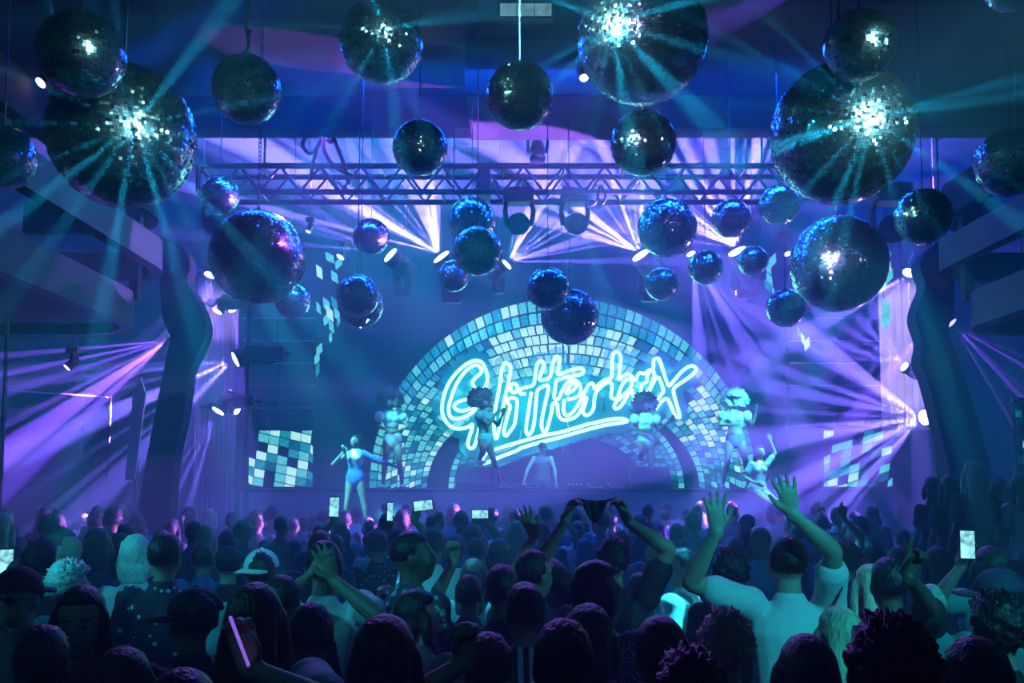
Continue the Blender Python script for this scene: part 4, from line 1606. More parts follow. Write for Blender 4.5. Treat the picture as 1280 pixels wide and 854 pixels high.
# ---- hair, hats: meshes in the head's own frame (face towards +Y)
def sstep(a, b, x):
    t = max(0., min(1., (x - a) / (b - a)))
    return t * t * (3 - 2 * t)


def scalp(rad, cen, rough=.004, fr=18., face=(.15, .55, .42), nape=-.62, nu=32, nv=22, seed=0):
    bm = NB()
    bmesh.ops.create_uvsphere(bm, u_segments=nu, v_segments=nv, radius=1)
    for v in bm.verts:
        d = v.co.normalized()
        hide = sstep(face[0], face[1], d.y) * sstep(face[2] + .12, face[2] - .12, d.z)
        hide = max(hide, sstep(nape + .12, nape - .12, d.z))
        n = mnoise.noise(d * fr * .5 + V3((seed, 0, 0))) * 2 * rough + mnoise.noise(d * fr) * rough
        p = V3((d.x * rad[0], d.y * rad[1], d.z * rad[2])) * (1 + n / .1)
        p = p * (1 - hide) + V3((d.x * .055, d.y * .07, d.z * .07)) * hide
        v.co = p + V3(cen)
    return bm


HAIR = {}


def reg_hair(name, build):
    me = bpy.data.meshes.new('hair_' + name)
    bm = build()
    bm.normal_update()
    bm.to_mesh(me)
    bm.free()
    me.polygons.foreach_set('use_smooth', [True] * len(me.polygons))
    HAIR[name] = me


reg_hair('short', lambda: scalp((.083, .102, .106), (0, -.014, .026), .003, 20))
reg_hair('crop', lambda: scalp((.079, .098, .101), (0, -.013, .023), .001, 20, nape=-.45))
reg_hair('quiff', lambda: scalp((.086, .106, .118), (0, -.012, .034), .010, 12, seed=3))
reg_hair('curly', lambda: scalp((.100, .118, .120), (0, -.016, .032), .012, 26, nu=48, nv=32, seed=7))
reg_hair('afro', lambda: scalp((.205, .205, .195), (0, -.045, .055), .022, 20, face=(.62, .86, .2), nape=-.75, nu=56, nv=40, seed=5))
reg_hair('bigafro', lambda: scalp((.235, .225, .205), (0, -.05, .05), .022, 20, face=(.66, .88, .2), nape=-.78, nu=56, nv=40, seed=9))


def hair_remesh(name, f, vox=.010):
    me = remesh('hair_' + name, f, vox, 4)
    HAIR[name] = me


def join_scalp(bm, **k):
    s = scalp(**k)
    me = bpy.data.meshes.new('x')
    s.to_mesh(me)
    s.free()
    bm.from_mesh(me)
    bpy.data.meshes.remove(me)


def f_long(bm):
    join_scalp(bm, rad=(.086, .104, .108), cen=(0, -.014, .026))
    loft(bm, [V3((0, -.055, .03)), V3((0, -.085, -.08)), V3((0, -.10, -.20)), V3((0, -.095, -.33)), V3((0, -.09, -.38))], [(.080, .055), (.092, .045), (.105, .04), (.095, .032), (.06, .02)], 16, side=(1, 0, 0))
    for s in (-1, 1):
        loft(bm, [V3((s * .072, .005, .03)), V3((s * .085, .0, -.06)), V3((s * .095, -.015, -.16)), V3((s * .095, -.02, -.26))], [.026, .030, .030, .018], 10)


def f_bob(bm):
    join_scalp(bm, rad=(.092, .112, .112), cen=(0, -.016, .028), rough=.006)
    loft(bm, [V3((0, -.05, .0)), V3((0, -.07, -.07)), V3((0, -.07, -.125))], [(.088, .055), (.098, .052), (.085, .04)], 16, side=(1, 0, 0))
    for s in (-1, 1):
        loft(bm, [V3((s * .075, .01, .02)), V3((s * .088, .012, -.05)), V3((s * .082, .01, -.11))], [.026, .030, .018], 10)


def f_bun(bm):
    join_scalp(bm, rad=(.083, .102, .106), cen=(0, -.014, .026))
    ell(bm, (0, -.10, .085), (.046, .046, .042))


def f_pony(bm):
    join_scalp(bm, rad=(.083, .102, .106), cen=(0, -.014, .026))
    loft(bm, [V3((0, -.10, .03)), V3((0, -.145, .0)), V3((0, -.155, -.09)), V3((0, -.14, -.20))], [.022, .034, .032, .016], 10)


for nm, f in (('long', f_long), ('bob', f_bob), ('bun', f_bun), ('pony', f_pony)):
    hair_remesh(nm, f)


def cap_parts():
    dome = NB()
    bmesh.ops.create_uvsphere(dome, u_segments=28, v_segments=16, radius=1)
    for v in dome.verts:
        d = v.co
        z = max(d.z, -.05)
        v.co = V3((d.x * .092 * (1 if d.z > -.05 else .9), d.y * .112 * (1 if d.z > -.05 else .9), z * .098)) + V3((0, -.012, .042))
    brim = NB()
    n = 14
    top, bot = [], []
    for i in range(n + 1):
        a = PI * i / n
        r0, r1 = V3((.088 * math.cos(a), .095 * math.sin(a) - .005, .040)), V3((.086 * math.cos(a), .10 + .085 * math.sin(a), .030 - .010 * abs(math.cos(a))))
        top.append((brim.verts.new(r0), brim.verts.new(r1)))
        bot.append((brim.verts.new(r0 - V3((0, 0, .006))), brim.verts.new(r1 - V3((0, 0, .006)))))
    for i in range(n):
        brim.faces.new((top[i][0], top[i][1], top[i + 1][1], top[i + 1][0]))
        brim.faces.new((bot[i][0], bot[i + 1][0], bot[i + 1][1], bot[i][1]))
        brim.faces.new((top[i][1], bot[i][1], bot[i + 1][1], top[i + 1][1]))
    bmesh.ops.recalc_face_normals(brim, faces=brim.faces[:])
    btn = ell(NB(), (0, -.012, .141), (.009, .009, .006))
    out = []
    for nm, b in (('crown', dome), ('brim', brim), ('button', btn)):
        me = bpy.data.meshes.new('cap_' + nm)
        b.normal_update()
        b.to_mesh(me)
        b.free()
        me.polygons.foreach_set('use_smooth', [True] * len(me.polygons))
        out.append(me)
    return out


CAPM = cap_parts()


def M_of(me, m):
    c = me.copy()
    c.materials.clear()
    c.materials.append(m)
    return c


HCACHE = {}


def hair_for(kind, col):
    k = (kind, col)
    if k not in HCACHE:
        HCACHE[k] = M_of(HAIR[kind], HAIRM[col])
    return HCACHE[k]


# face bits
eye_me = bpy.data.meshes.new('eye')
_b = ell(NB(), (0, 0, 0), (.0135, .006, .0075), nu=12, nv=8)
_b.to_mesh(eye_me)
_b.free()
eye_me.materials.append(mat('eye_white', (.5, .5, .52), .25))
iris_me = bpy.data.meshes.new('iris')
_b = ell(NB(), (0, .0035, 0), (.0058, .0040, .0066), nu=10, nv=6)
_b.to_mesh(iris_me)
_b.free()
iris_me.materials.append(mat('iris_dark', (.01, .01, .012), .2))
brow_me = bpy.data.meshes.new('eyebrow')
_b = loft(NB(), [V3((-.018, 0, 0)), V3((0, .005, .004)), V3((.018, 0, -.001))], [(.004, .003)] * 3, 8)
_b.to_mesh(brow_me)
_b.free()
brow_me.materials.append(HAIRM['black'])
lip_me = bpy.data.meshes.new('lips')
_b = ell(NB(), (0, 0, 0), (.021, .008, .008), nu=12, nv=8)
_b.to_mesh(lip_me)
_b.free()
lip_me.materials.append(mat('lips_dark', (.22, .06, .07), .35))
gl_me = bpy.data.meshes.new('sunglasses')
_b = NB()
for s in (-1, 1):
    ell(_b, (s * .033, .0, 0), (.029, .008, .021))
    tube(_b, [V3((s * .06, 0, .004)), V3((s * .08, -.03, .004)), V3((s * .084, -.09, -.002))], .003)
tube(_b, [V3((-.012, .004, .006)), V3((.012, .004, .006))], .004)
_b.to_mesh(gl_me)
_b.free()
gl_me.materials.append(mat('sunglass_black', (.006, .006, .008), .12))


def put(name, me, parent, M=None):
    o = bpy.data.objects.new(name, me)
    C.objects.link(o)
    o.parent = parent
    if M is not None:
        o.matrix_local = M
    return o


def add_face(root, HM, skin_body, look=True):
    for s in (-1, 1):
        put('eye', eye_me, skin_body, HM @ Matrix.Translation((s * .031, .083, .001)))
        put('iris', iris_me, skin_body, HM @ Matrix.Translation((s * .031, .084, .001)))
        put('eyebrow', brow_me, skin_body, HM @ Matrix.Translation((s * .033, .092, .022)) @ Matrix.Rotation(-s * .12, 4, 'Y'))
    put('lips', lip_me, skin_body, HM @ Matrix.Translation((0, .093, -.062)))


def add_head(root, HM, hair, col, cap=None, cap_dir=0., glasses=False):
    if hair:
        put('hair', hair_for(hair, col), root, HM)
    if cap:
        MM = HM @ Matrix.Rotation(cap_dir, 4, 'Z')
        cr = put('cap', M_of(CAPM[0], CLOTH[cap]), root, MM)
        put('brim', M_of(CAPM[1], CLOTH[cap]), cr)
        put('button', M_of(CAPM[2], CLOTH[cap]), cr)
    if glasses:
        put('sunglasses', gl_me, root, HM @ Matrix.Translation((0, .10, .003)))


# ---- generic crowd bodies (shared by copies)
GEN = {}


def gen_pose(name, j, voxel=.016):
    out = make_figure(j, voxel, [(*TEE, None), (*PANTS, None), (*SHOES, None)])
    GEN[name] = (j, {n: me for n, me, m in out})


j = stand()
gen_pose('stand', j)
j = stand()
j.update(elL=V3((-.25, .03, 1.16)), wrL=V3((-.14, .24, 1.18)), elR=V3((.25, .03, 1.16)), wrR=V3((.12, .25, 1.22)), hL=('fist', (.6, .2, -.4)), hR=('fist', (-.6, .2, -.4)))
gen_pose('bent', j)
j = stand()
j.update(yaw=.6, pit=-.05)
gen_pose('look_left', j)
j = stand()
j.update(yaw=-.7, pit=.05)
gen_pose('look_right', j)
j = stand()
j.update(fem=1., shL=V3((-.155, 0, 1.415)), shR=V3((.155, 0, 1.415)), elL=V3((-.21, -.03, 1.15)), elR=V3((.21, -.03, 1.15)))
gen_pose('woman', j)
MC = {}


def mat_mesh(me, m):
    k = (me.name, m.name)
    if k not in MC:
        MC[k] = M_of(me, m)
    return MC[k]


HD = {'short': 'short', 'crop': 'cropped', 'quiff': 'swept-up', 'curly': 'curly', 'afro': 'afro', 'long': 'long straight', 'bob': 'bobbed', 'bun': 'pinned-up', 'pony': 'ponytailed', None: 'shaved'}
PEOPLE = []
# floor already taken by the mast, the banner and the thin pole
PEOPLE += [(x_at(307, 15.1), 15.15, 1), (at(165, 600, 14).x, 14.0, 1), (at(6, 480, 11).x, 11.0, 1)]


def clear_depth(px, ytop, Y, base=0.):
    """nearest depth on the same line of sight where nobody stands yet"""
    for k in range(60):
        for sg in (1, -1):
            y = Y + sg * k * .05
            t = at(px, ytop, y)
            if not 1.50 < t.z - base < 1.95:
                continue
            if all((t.x - a) ** 2 + (y - b) ** 2 > .43 ** 2 for a, b, c in PEOPLE):
                return y
    return Y




def person(px, ytop, Y, label, hair='short', col='black', shirt='black', pose='stand', face=0., skin=1, cap=None, cap_dir=0., glasses=False, ztop=None, base=0., group=None, facebits=False):
    Y = clear_depth(px, ytop, Y, base)
    t = at(px, ytop, Y)
    extra = {'afro': .04, 'curly': .03, 'quiff': .025}.get(hair, .015)
    s = (t.z - base) / (1.76 + extra)
    root = thing('person', label, 'person', (t.x, Y, base), face, group)
    root.scale = (s, s, s)
    j, P = GEN[pose]
    b = put('body', mat_mesh(P['body'], SKIN[skin]), root)
    put('shirt', mat_mesh(P['shirt'], CLOTH[shirt]), root)
    put('trousers', mat_mesh(P['trousers'], CLOTH['denim']), root)
    put('shoes', mat_mesh(P['shoes'], CLOTH['black']), root)
    HM = head_M(j)
    add_head(root, HM, hair, col, cap, cap_dir, glasses)
    if facebits:
        add_face(root, HM, b)
    PEOPLE.append((t.x, Y, s))
    return root


def custom(px, ytop, Y, label, arms, hair='short', col='black', shirt='black', wear=None, face=0., skin=1, cap=None, cap_dir=0., yaw=0., pit=0., voxel=.0085, fem=0., glasses=False, cat='person'):
    """a person whose hands reach given pixels; arms: {'L'|'R': (px, py, depth, hand style, palm normal (world), pole (world), finger direction (world))}"""
    Y0 = Y
    Y = clear_depth(px, ytop, Y)
    t = at(px, ytop, Y)
    extra = {'afro': .04, 'curly': .03, 'quiff': .025}.get(hair, .015)
    s = t.z / (1.76 + extra)
    root = thing('person', label, cat, (t.x, Y, 0), face)
    root.scale = (s, s, s)
    Mw = Matrix.Translation((t.x, Y, 0)) @ Matrix.Rotation(face, 4, 'Z') @ Matrix.Scale(s, 4)
    inv = Mw.inverted()
    r3 = Matrix.Rotation(-face, 3, 'Z')
    j = stand()
    j['fem'] = fem
    j['yaw'] = yaw
    j['pit'] = pit
    for S, a in arms.items():
        w = inv @ at(a[0], a[1], a[2] + (Y - Y0) * (0 if len(a) > 8 else 1))
        sh = j['sh' + S]
        if w.z > 1.5:
            sh = sh + V3((0, 0, .05))
        j['sh' + S] = sh
        j['el' + S] = ik(sh, w, r3 @ V3(a[5]))
        j['wr' + S] = w
        j['h' + S] = (a[3], r3 @ V3(a[4]), (r3 @ V3(a[6])) if len(a) > 6 and a[6] else None, a[7] if len(a) > 7 else 1)
    w = wear or [(*TEE, CLOTH[shirt]), (*PANTS, CLOTH['denim']), (*SHOES, CLOTH['black'])]
    b = None
    for nm, me, m in make_figure(j, voxel, w):
        me.materials.clear()
        me.materials.append(m or SKIN[skin])
        o = put(nm, me, root)
        if nm == 'body':
            b = o
    add_head(root, head_M(j), hair, col, cap, cap_dir, glasses)
    PEOPLE.append((t.x, Y, s))
    return root, j, Mw, b


def phone(p, nrm, upv, label, size=1., scr=True):
    n = V3(nrm).normalized()
    u = (V3(upv) - n * V3(upv).dot(n)).normalized()
    x = u.cross(n)
    M = Matrix((x, n, u)).transposed().to_4x4()
    M.translation = p
    r = bpy.data.objects.new('phone', None)
    C.objects.link(r)
    r.matrix_world = M
    tag(r, label, 'phone')
    s = size
    obj('case', box(NB(), (-.037 * s, -.005, -.075 * s), (.037 * s, .004, .075 * s), .004), M_phone, r)
    obj('screen', box(NB(), (-.033 * s, .0045, -.066 * s), (.033 * s, .0055, .066 * s)), M_pscr, r)
    obj('camera_bump', box(NB(), (.005 * s, -.008, .045 * s), (.03 * s, -.005, .068 * s), .001), M_phone, r)
    return r

# ------------------------------------------------------------------ cast on stage
def cast(px, Y, base, height, label, W, wear, hair, col, face, skin=1, fem=1., yaw=0., pit=0., roll=0., cap=None, cap_dir=0., voxel=.014, extra=0., name='person', absw=None, hands=None):
    """W: joints as world offsets from the foot point (right, away, up), before scaling"""
    x = at(px, 605, Y).x
    s = height / (1.76 + extra)
    root = thing('person', label, 'person', (x, Y, base), face)
    root.scale = (s, s, s)
    r3 = Matrix.Rotation(-face, 3, 'Z')
    j = stand()
    j.update(fem=fem, yaw=yaw, pit=pit, roll=roll)
    if fem:
        j.update(shL=V3((-.158, 0, 1.415)), shR=V3((.158, 0, 1.415)))
    up = V3((0, 0, 0))
    for k, v in W.items():
        if k == 'shift':
            for q in ('pel', 'chest', 'neck', 'head', 'shL', 'shR'):
                j[q] = j[q] + r3 @ V3(v)
    for k, v in W.items():
        if k in ('shift', 'lean'):
            continue
        j[k] = (r3 @ V3(v))
    if 'lean' in W:
        d = r3 @ V3(W['lean'])
        for q, f in (('chest', .55), ('neck', .9), ('head', 1.15), ('shL', .85), ('shR', .85)):
            j[q] = j[q] + d * f
    inv = (Matrix.Translation((x, Y, base)) @ Matrix.Rotation(face, 4, 'Z') @ Matrix.Scale(s, 4)).inverted()
    for k, (p, pole) in (absw or {}).items():
        j['wr' + k] = inv @ p
        j['el' + k] = ik(j['sh' + k], j['wr' + k], r3 @ V3(pole))
    for S, v in (hands or {}).items():
        j['h' + S] = (v[0], r3 @ V3(v[1]))
    b = None
    for nm, me, m in make_figure(j, voxel, wear):
        me.materials.clear()
        me.materials.append(m or SKIN[skin])
        o = put(nm, me, root)
        b = b or o
    HM = head_M(j)
    add_head(root, HM, hair, col, cap, cap_dir)
    add_face(root, HM, b)
    return root, j


def outfit(top, brief, shoe):
    return [('crop_top', ['bust', 'puffL', 'puffR'], .014, CLOTH[top]), ('briefs', ['hips'], .010, CLOTH[brief]), ('boots', ['footL', 'footR', ], .010, CLOTH[shoe])]


YD = 18.0
# right hand side of a figure that faces the hall is at -X: R joints take negative offsets
cast(490, YD, ZR, 1.98, 'dancer in white crop top and shorts, dark afro, hands at the waist', dict(
    elR=(-.27, .0, 1.18), wrR=(-.08, -.17, 1.10), elL=(.28, .02, 1.18), wrL=(.12, -.16, 1.08), knR=(-.13, -.04, .5), anR=(-.17, 0, .085), knL=(.14, -.03, .5), anL=(.19, .02, .085), toeR=(-.3, -1, 0), toeL=(.4, -1, 0), lean=(-.05, 0, 0)),
    outfit('white', 'white', 'white'), 'bigafro', 'black', -2.8, 1, extra=.15, yaw=-.3)
cast(606, 17.98, ZR, 1.98, 'dancer in profile with a curly afro, one boot on a wedge monitor, hands at chin', dict(
    elR=(.06, -.20, 1.20), wrR=(.20, -.18, 1.38), elL=(.25, .06, 1.20), wrL=(.33, -.02, 1.40), knR=(-.02, -.26, .70), anR=(-.10, -.05, .545), knL=(.17, .04, .52), anL=(.31, .05, .085), toeR=(.6, -.8, 0), toeL=(1, -.4, 0), lean=(-.05, 0, 0)),
    outfit('grey', 'teal', 'white'), 'bigafro', 'brown', -2.1, 2, extra=.15)
cast(808, 17.98, ZR, 1.90, 'dancer with a round black afro facing out, one foot on a wedge monitor', dict(
    elR=(-.30, -.05, 1.20), wrR=(-.10, -.20, 1.14), elL=(.27, -.04, 1.16), wrL=(.44, -.14, 1.33), knR=(-.12, -.28, .70), anR=(-.12, -.06, .545), knL=(.10, .02, .5), anL=(.14, .08, .085), toeR=(-.2, -1, 0), toeL=(.3, -1, 0)),
    outfit('white', 'teal', 'white'), 'bigafro', 'black', -3.0, 2, extra=.15, hands={'L': ('open', (0, -1, 0))})
cast(920, YD, ZR, 1.98, 'dancer with a pale blonde afro standing legs apart in a white ruffled top', dict(
    elR=(-.30, -.06, 1.20), wrR=(-.09, -.20, 1.20), elL=(.32, -.05, 1.22), wrL=(.36, -.16, 1.44), knR=(-.17, -.05, .5), anR=(-.25, 0, .085), knL=(.18, -.05, .5), anL=(.24, .04, .085), toeR=(-.5, -1, 0), toeL=(.5, -1, 0)),
    outfit('white', 'blue', 'white'), 'bigafro', 'pale', 2.95, 1, extra=.15)
YS = 16.6
_, jj = cast(444, YS, ZS, 1.68, 'singer in a blue bodysuit, microphone raised, other arm stretched out', dict(
    elR=(-.42, -.06, 1.20), wrR=(-.22, -.12, 1.42), elL=(.44, -.03, 1.27), wrL=(.70, -.08, 1.19), knR=(-.14, -.03, .5), anR=(-.18, 0, .085), knL=(.17, -.03, .5), anL=(.24, .0, .085), toeR=(-.3, -1, 0), toeL=(.4, -1, 0)),
    [('bodysuit', ['torso', 'hips'], .010, CLOTH['blue']), ('silver_front', ['bust'], .018, CLOTH['silver']), ('sleeve', ['upperL', 'foreL'], .012, CLOTH['blue']), ('shoes', ['footL', 'footR'], .008, CLOTH['black'])],
    'bun', 'black', PI - .15, 1, yaw=-.5, hands={'R': ('grip', (.3, -1, 0)), 'L': ('relax', (0, -.5, -1))})
mp = at(430, 563, YS - .22)
mic = thing('microphone', 'violet-lit microphone held up by the singer in blue', 'microphone', mp)
mic.rotation_euler = (.4, -.25, 0)
obj('handle', lathe(NB(), [(.016, -.16), (.019, -.06), (.023, .02), (.025, .04)], 14), M_fix, mic)
obj('grille', ell(NB(), (0, 0, .068), (.031, .031, .036)), CLOTH['silver'], mic, True)
cast(950, YS, ZS, 1.70, 'singer in a silver top leaning with bent knees, one arm thrown over the head', dict(
    shift=(-.05, 0, -.22), elR=(-.30, -.05, .95), wrR=(-.12, -.18, .84), elL=(.30, .02, 1.40), wrL=(.22, .02, 1.62), knR=(.06, -.30, .52), anR=(.06, -.02, .085), knL=(.24, -.22, .50), anL=(.36, .06, .085), toeR=(-.1, -1, 0), toeL=(.5, -1, 0), lean=(.04, -.03, 0)),
    [('top', ['torso', 'sleeveL', 'sleeveR'], .012, CLOTH['silver']), ('shorts', ['hips'], .012, CLOTH['blue']), ('shoes', ['footL', 'footR'], .008, CLOTH['white'])],
    'long', 'black', PI + .2, 1, yaw=.2, hands={'L': ('relax', (0, -1, 0))})
cast(678, 18.5, ZS, 1.63, 'DJ in a cap and grey vest bent over the decks', dict(lean=(0, -.10, -.02)),
     [('vest', ['torso'], .014, CLOTH['grey']), (*PANTS, CLOTH['denim']), (*SHOES, CLOTH['black'])],
     'short', 'black', PI, 1, fem=0., pit=-.35, yaw=.15, cap='black', cap_dir=.3, absw={'R': (at(655, 602, 17.98), (-1, 0, .1)), 'L': (at(695, 603, 17.98), (1, 0, .1))}, hands={'R': ('relax', (0, 0, -1)), 'L': ('relax', (0, 0, -1))})


# wedge monitors
def wedge(px, label, flip):
    x = at(px, 605, 17.9).x
    r = thing('wedge_monitor', label, 'speaker', (x, 17.72, ZR))
    wd = .78
    prof = [(0, 0), (.46, 0), (.46, .40), (.30, .44), (0, .12)]    # (depth, height)
    bm = NB()
    a = [bm.verts.new((-wd / 2, y, z)) for y, z in prof]
    b = [bm.verts.new((wd / 2, y, z)) for y, z in prof]
    bm.faces.new(a)
    bm.faces.new(list(reversed(b)))
    for i in range(5):
        bm.faces.new((a[i], b[i], b[(i + 1) % 5], a[(i + 1) % 5]))
    bmesh.ops.recalc_face_normals(bm, faces=bm.faces[:])
    bmesh.ops.bevel(bm, geom=bm.edges[:], offset=.012, segments=2, affect='EDGES')
    obj('cabinet', bm, mat('speaker_black', (.035, .04, .05), .6, bump=.3, bscale=80), r)
    for k, (u, v) in enumerate(((-.16, .40), (-.16, .70), (.16, .40), (.16, .70))):
        y, z = .30 * v, .12 + .32 * v
        M = Matrix.Translation((u, y - .008, z + .008)) @ Matrix.Rotation(-math.atan2(.32, .30) + PI / 2 - .1, 4, 'X')
        rr = .075 if k % 2 == 0 else .055
        obj('port', lathe(NB(), [(rr, -.004), (rr, .006), (rr * .6, .006), (rr * .5, .0)], 18, M @ Matrix.Diagonal((1.3, .7, 1, 1))), M_black, r)
    for k in range(7):
        v = .1 + .12 * k
        obj('grille_slat', box(NB(), (flip * .30 - .05, .30 * v - .012, .12 + .32 * v - .004), (flip * .30 + .05, .30 * v + .004, .12 + .32 * v + .018)), M_fix, r)
    return r


wedge(596, 'black wedge monitor under the boot of the dancer in profile', 1)
wedge(812, 'black wedge monitor under the foot of the dancer with a round black afro', -1)

# decks and mixer on the desk
for k, (px, lab) in enumerate([(640, 'media player at the end of the desk nearer the dancer in profile'), (665, 'media player next to the hand the DJ rests'), (744, 'media player on the mixer side of the free desk half'), (769, 'media player at the end of the desk nearer the round black afro')]):
    x = at(px, 605, 17.85).x
    r = thing('media_player', lab, 'DJ deck', (x, 17.66, ZR))
    obj('chassis', box(NB(), (-.165, 0, 0), (.165, .36, .09), .006), M_fix, r)
    obj('jog_wheel', lathe(NB(), [(.105, .09), (.105, .105), (.095, .112)], 24, Matrix.Translation((0, .14, 0))), M_steel, r)
    obj('display', box(NB(), (-.09, .27, .0905), (.09, .35, .096)), mat('deck_display', (.02, .02, .03), .2, emit=(.05, .3, .5), es=.6), r)
    for q in range(4):
        obj('button', lathe(NB(), [(.012, .09), (.012, .099)], 10, Matrix.Translation((-.14, .05 + .05 * q, 0))), mat('lit_button', (.5, .5, .5), .4, emit=(.4, .8, .9), es=1.2), r)
    cu = bpy.data.curves.new('lettering', 'FONT')
    cu.body = 'Pioneer DJ'
    cu.size = .062
    cu.align_x = 'CENTER'
    cu.extrude = .001
    to = bpy.data.objects.new('tmp', cu)
    C.objects.link(to)
    me = bpy.data.meshes.new_from_object(to.evaluated_get(bpy.context.evaluated_depsgraph_get()))
    bpy.data.objects.remove(to)
    lt = link('lettering', me, mat('white_print', (.8, .85, .9), .5), r)
    lt.matrix_local = Matrix.Translation((0, -.003, .024)) @ Matrix.Rotation(PI / 2, 4, 'X')
x = at(718, 605, 17.85).x
r = thing('dj_mixer', 'mixer with rows of knobs between the media players', 'mixer', (x, 17.66, ZR))
obj('chassis', box(NB(), (-.16, 0, 0), (.16, .36, .08), .006), M_fix, r)
for q in range(4):
    for t in range(4):
        obj('knob', lathe(NB(), [(.012, .08), (.010, .104)], 8, Matrix.Translation((-.11 + .073 * q, .12 + .06 * t, 0))), M_steel, r)
    obj('fader', box(NB(), (-.12 + .073 * q, .03, .081), (-.10 + .073 * q, .06, .1)), mat('lit_button', (.5, .5, .5), .4), r)

# ------------------------------------------------------------------ the crowd: people told apart in the photograph
P_ = person
# near rows
P_(53, 781, 2.8, 'person with a round black crop, back turned, in front of the smiling long-haired woman', 'short', 'black', 'black', 'stand', .1, 2)
wm = P_(103, 731, 3.0, 'woman with long dark hair turned back to face the hall', 'long', 'black', 'black', 'woman', PI + .25, 1, facebits=True)
P_(30, 709, 4.0, 'person in dark sunglasses and black cap turned away from the stage', 'crop', 'black', 'black', 'stand', PI - .2, 1, cap='black', glasses=True, cap_dir=PI)
P_(86, 701, 4.6, 'person with short pale curls behind the sunglasses wearer', 'curly', 'pale', 'teal', 'stand', -.5, 0)
P_(170, 669, 5.6, 'person with a pale blonde bob behind the star-print shirt', 'bob', 'pale', 'white', 'woman', .2, 0)
P_(206, 665, 5.0, 'man with a flat black crop in a dark star-print shirt', 'short', 'black', 'star', 'stand', -.1, 1)
P_(243, 737, 3.6, 'person in a black cap with its brim turned sideways', 'short', 'black', 'black', 'look_left', .5, 2, cap='black', cap_dir=.9)
P_(77, 658, 5.9, 'man with a receding crop seen in profile, looking along the rail', 'crop', 'brown', 'navy', 'look_right', -.7, 1)
P_(50, 676, 5.1, 'person with thick dark hair in front of the man in profile', 'quiff', 'black', 'black', 'stand', -.3, 1)
P_(122, 661, 6.2, 'person with a round dark bob beside the tall spear-shaped banner', 'bob', 'black', 'navy', 'stand', .2, 1)
P_(148, 666, 5.4, 'woman with loose brown hair turned sideways, next to the dark bob', 'long', 'brown', 'navy', 'woman', -1.1, 0)
P_(26, 697, 5.6, 'person with flat brown hair next to the raised phone at the hall edge', 'short', 'brown', 'grey', 'stand', .1, 1)
P_(152, 809, 2.45, 'person with long blue-sheened straight hair, close behind the round black crop', 'long', 'brown', 'navy', 'woman', .05, 1)
P_(228, 836, 1.95, 'person with long dark hair close beside the blue-sheened hair', 'long', 'black', 'black', 'woman', .3, 1)
P_(242, 651, 9.0, 'slim-necked person with a dark crop below the violet fan', 'short', 'black', 'blue', 'stand', 0, 1)
P_(254, 679, 6.8, 'person with short brown hair in a blue top, in front of the slim-necked person', 'short', 'brown', 'blue', 'stand', .1, 1)
P_(286, 683, 6.0, 'person in a dark flat cap, head bowed', 'short', 'black', 'black', 'bent', .2, 1, cap='navy')
P_(326, 688, 5.0, 'person in a pale cap with a dark band turned backward', 'short', 'black', 'teal', 'stand', .3, 1, cap='white', cap_dir=2.6)
P_(390, 753, 3.3, 'man with a very short black crop and lit nape, elbows in', 'short', 'black', 'black', 'bent', .15, 1)
P_(480, 768, 2.5, 'person with long black hair glossed violet along one side', 'long', 'black', 'black', 'woman', -.1, 1)
P_(353, 716, 3.9, 'man with a shaved head lit green on the side', 'crop', 'brown', 'black', 'stand', .5, 1)
P_(472, 662, 7.0, 'person in a black polka-dot shirt', 'short', 'black', 'polka', 'stand', 0, 1)
P_(513, 661, 4.6, 'tall man in profile with a close crop and floral shirt', 'crop', 'black', 'floral', 'look_right', -.75, 2)
P_(541, 660, 6.5, 'person in a white collared shirt in front of the stage', 'short', 'black', 'white', 'stand', 0, 1)
P_(400, 661, 6.4, 'person with a balding lit crown behind the man holding the head', 'crop', 'brown', 'navy', 'stand', .2, 0)
P_(521, 738, 4.1, 'person with wavy brown hair looking down, below the floral shirt', 'bob', 'brown', 'grey', 'look_right', -.5, 0)
P_(591, 698, 6.0, 'woman with long wavy brown hair and a necklace', 'long', 'brown', 'grey', 'woman', -.3, 0)
P_(627, 705, 4.3, 'broad person in a plain black T-shirt, arms up front', 'short', 'black', 'black', 'bent', -.1, 2)
P_(668, 687, 4.6, 'man with a dense black short cut, head tilted, under the open hand', 'short', 'black', 'navy', 'look_right', -.2, 1)
P_(656, 727, 3.6, 'person with pinned-up dark hair in a striped top', 'bun', 'black', 'stripe', 'woman', .05, 1)
P_(704, 773, 2.5, 'person with a smooth black head catching a violet gleam', 'short', 'black', 'black', 'stand', .05, 2)
P_(735, 757, 3.3, 'person with parted brown hair behind the violet gleam', 'bob', 'brown', 'teal', 'stand', -.3, 1)
P_(746, 702, 4.0, 'woman with glossy black hair in profile and a glittering top', 'bob', 'black', 'glitter', 'look_right', -.6, 1)
P_(800, 716, 5.5, 'person with straight black hair under the raised fan', 'long', 'black', 'navy', 'woman', 0, 1)
P_(820, 676, 7.0, 'bald man in profile with a violet rim of light', None, 'black', 'blue', 'look_right', -.9, 1)
P_(854, 685, 5.5, 'man with a flat-topped crop looking up sideways', 'short', 'black', 'white', 'look_left', .9, 1)
P_(913, 687, 5.1, 'person with a mop of black curls under the open palm', 'curly', 'black', 'black', 'stand', .1, 1)
P_(826, 769, 3.0, 'person with a dark ponytail held by a pale band', 'pony', 'black', 'navy', 'woman', .1, 1)
P_(908, 763, 3.2, 'person with messy blonde hair and sunglasses pushed up behind', 'curly', 'blonde', 'teal', 'woman', -.1, 0)
P_(864, 812, 2.6, 'person with a dark spiky crop next to the messy blonde hair', 'quiff', 'black', 'teal', 'stand', .1, 1)
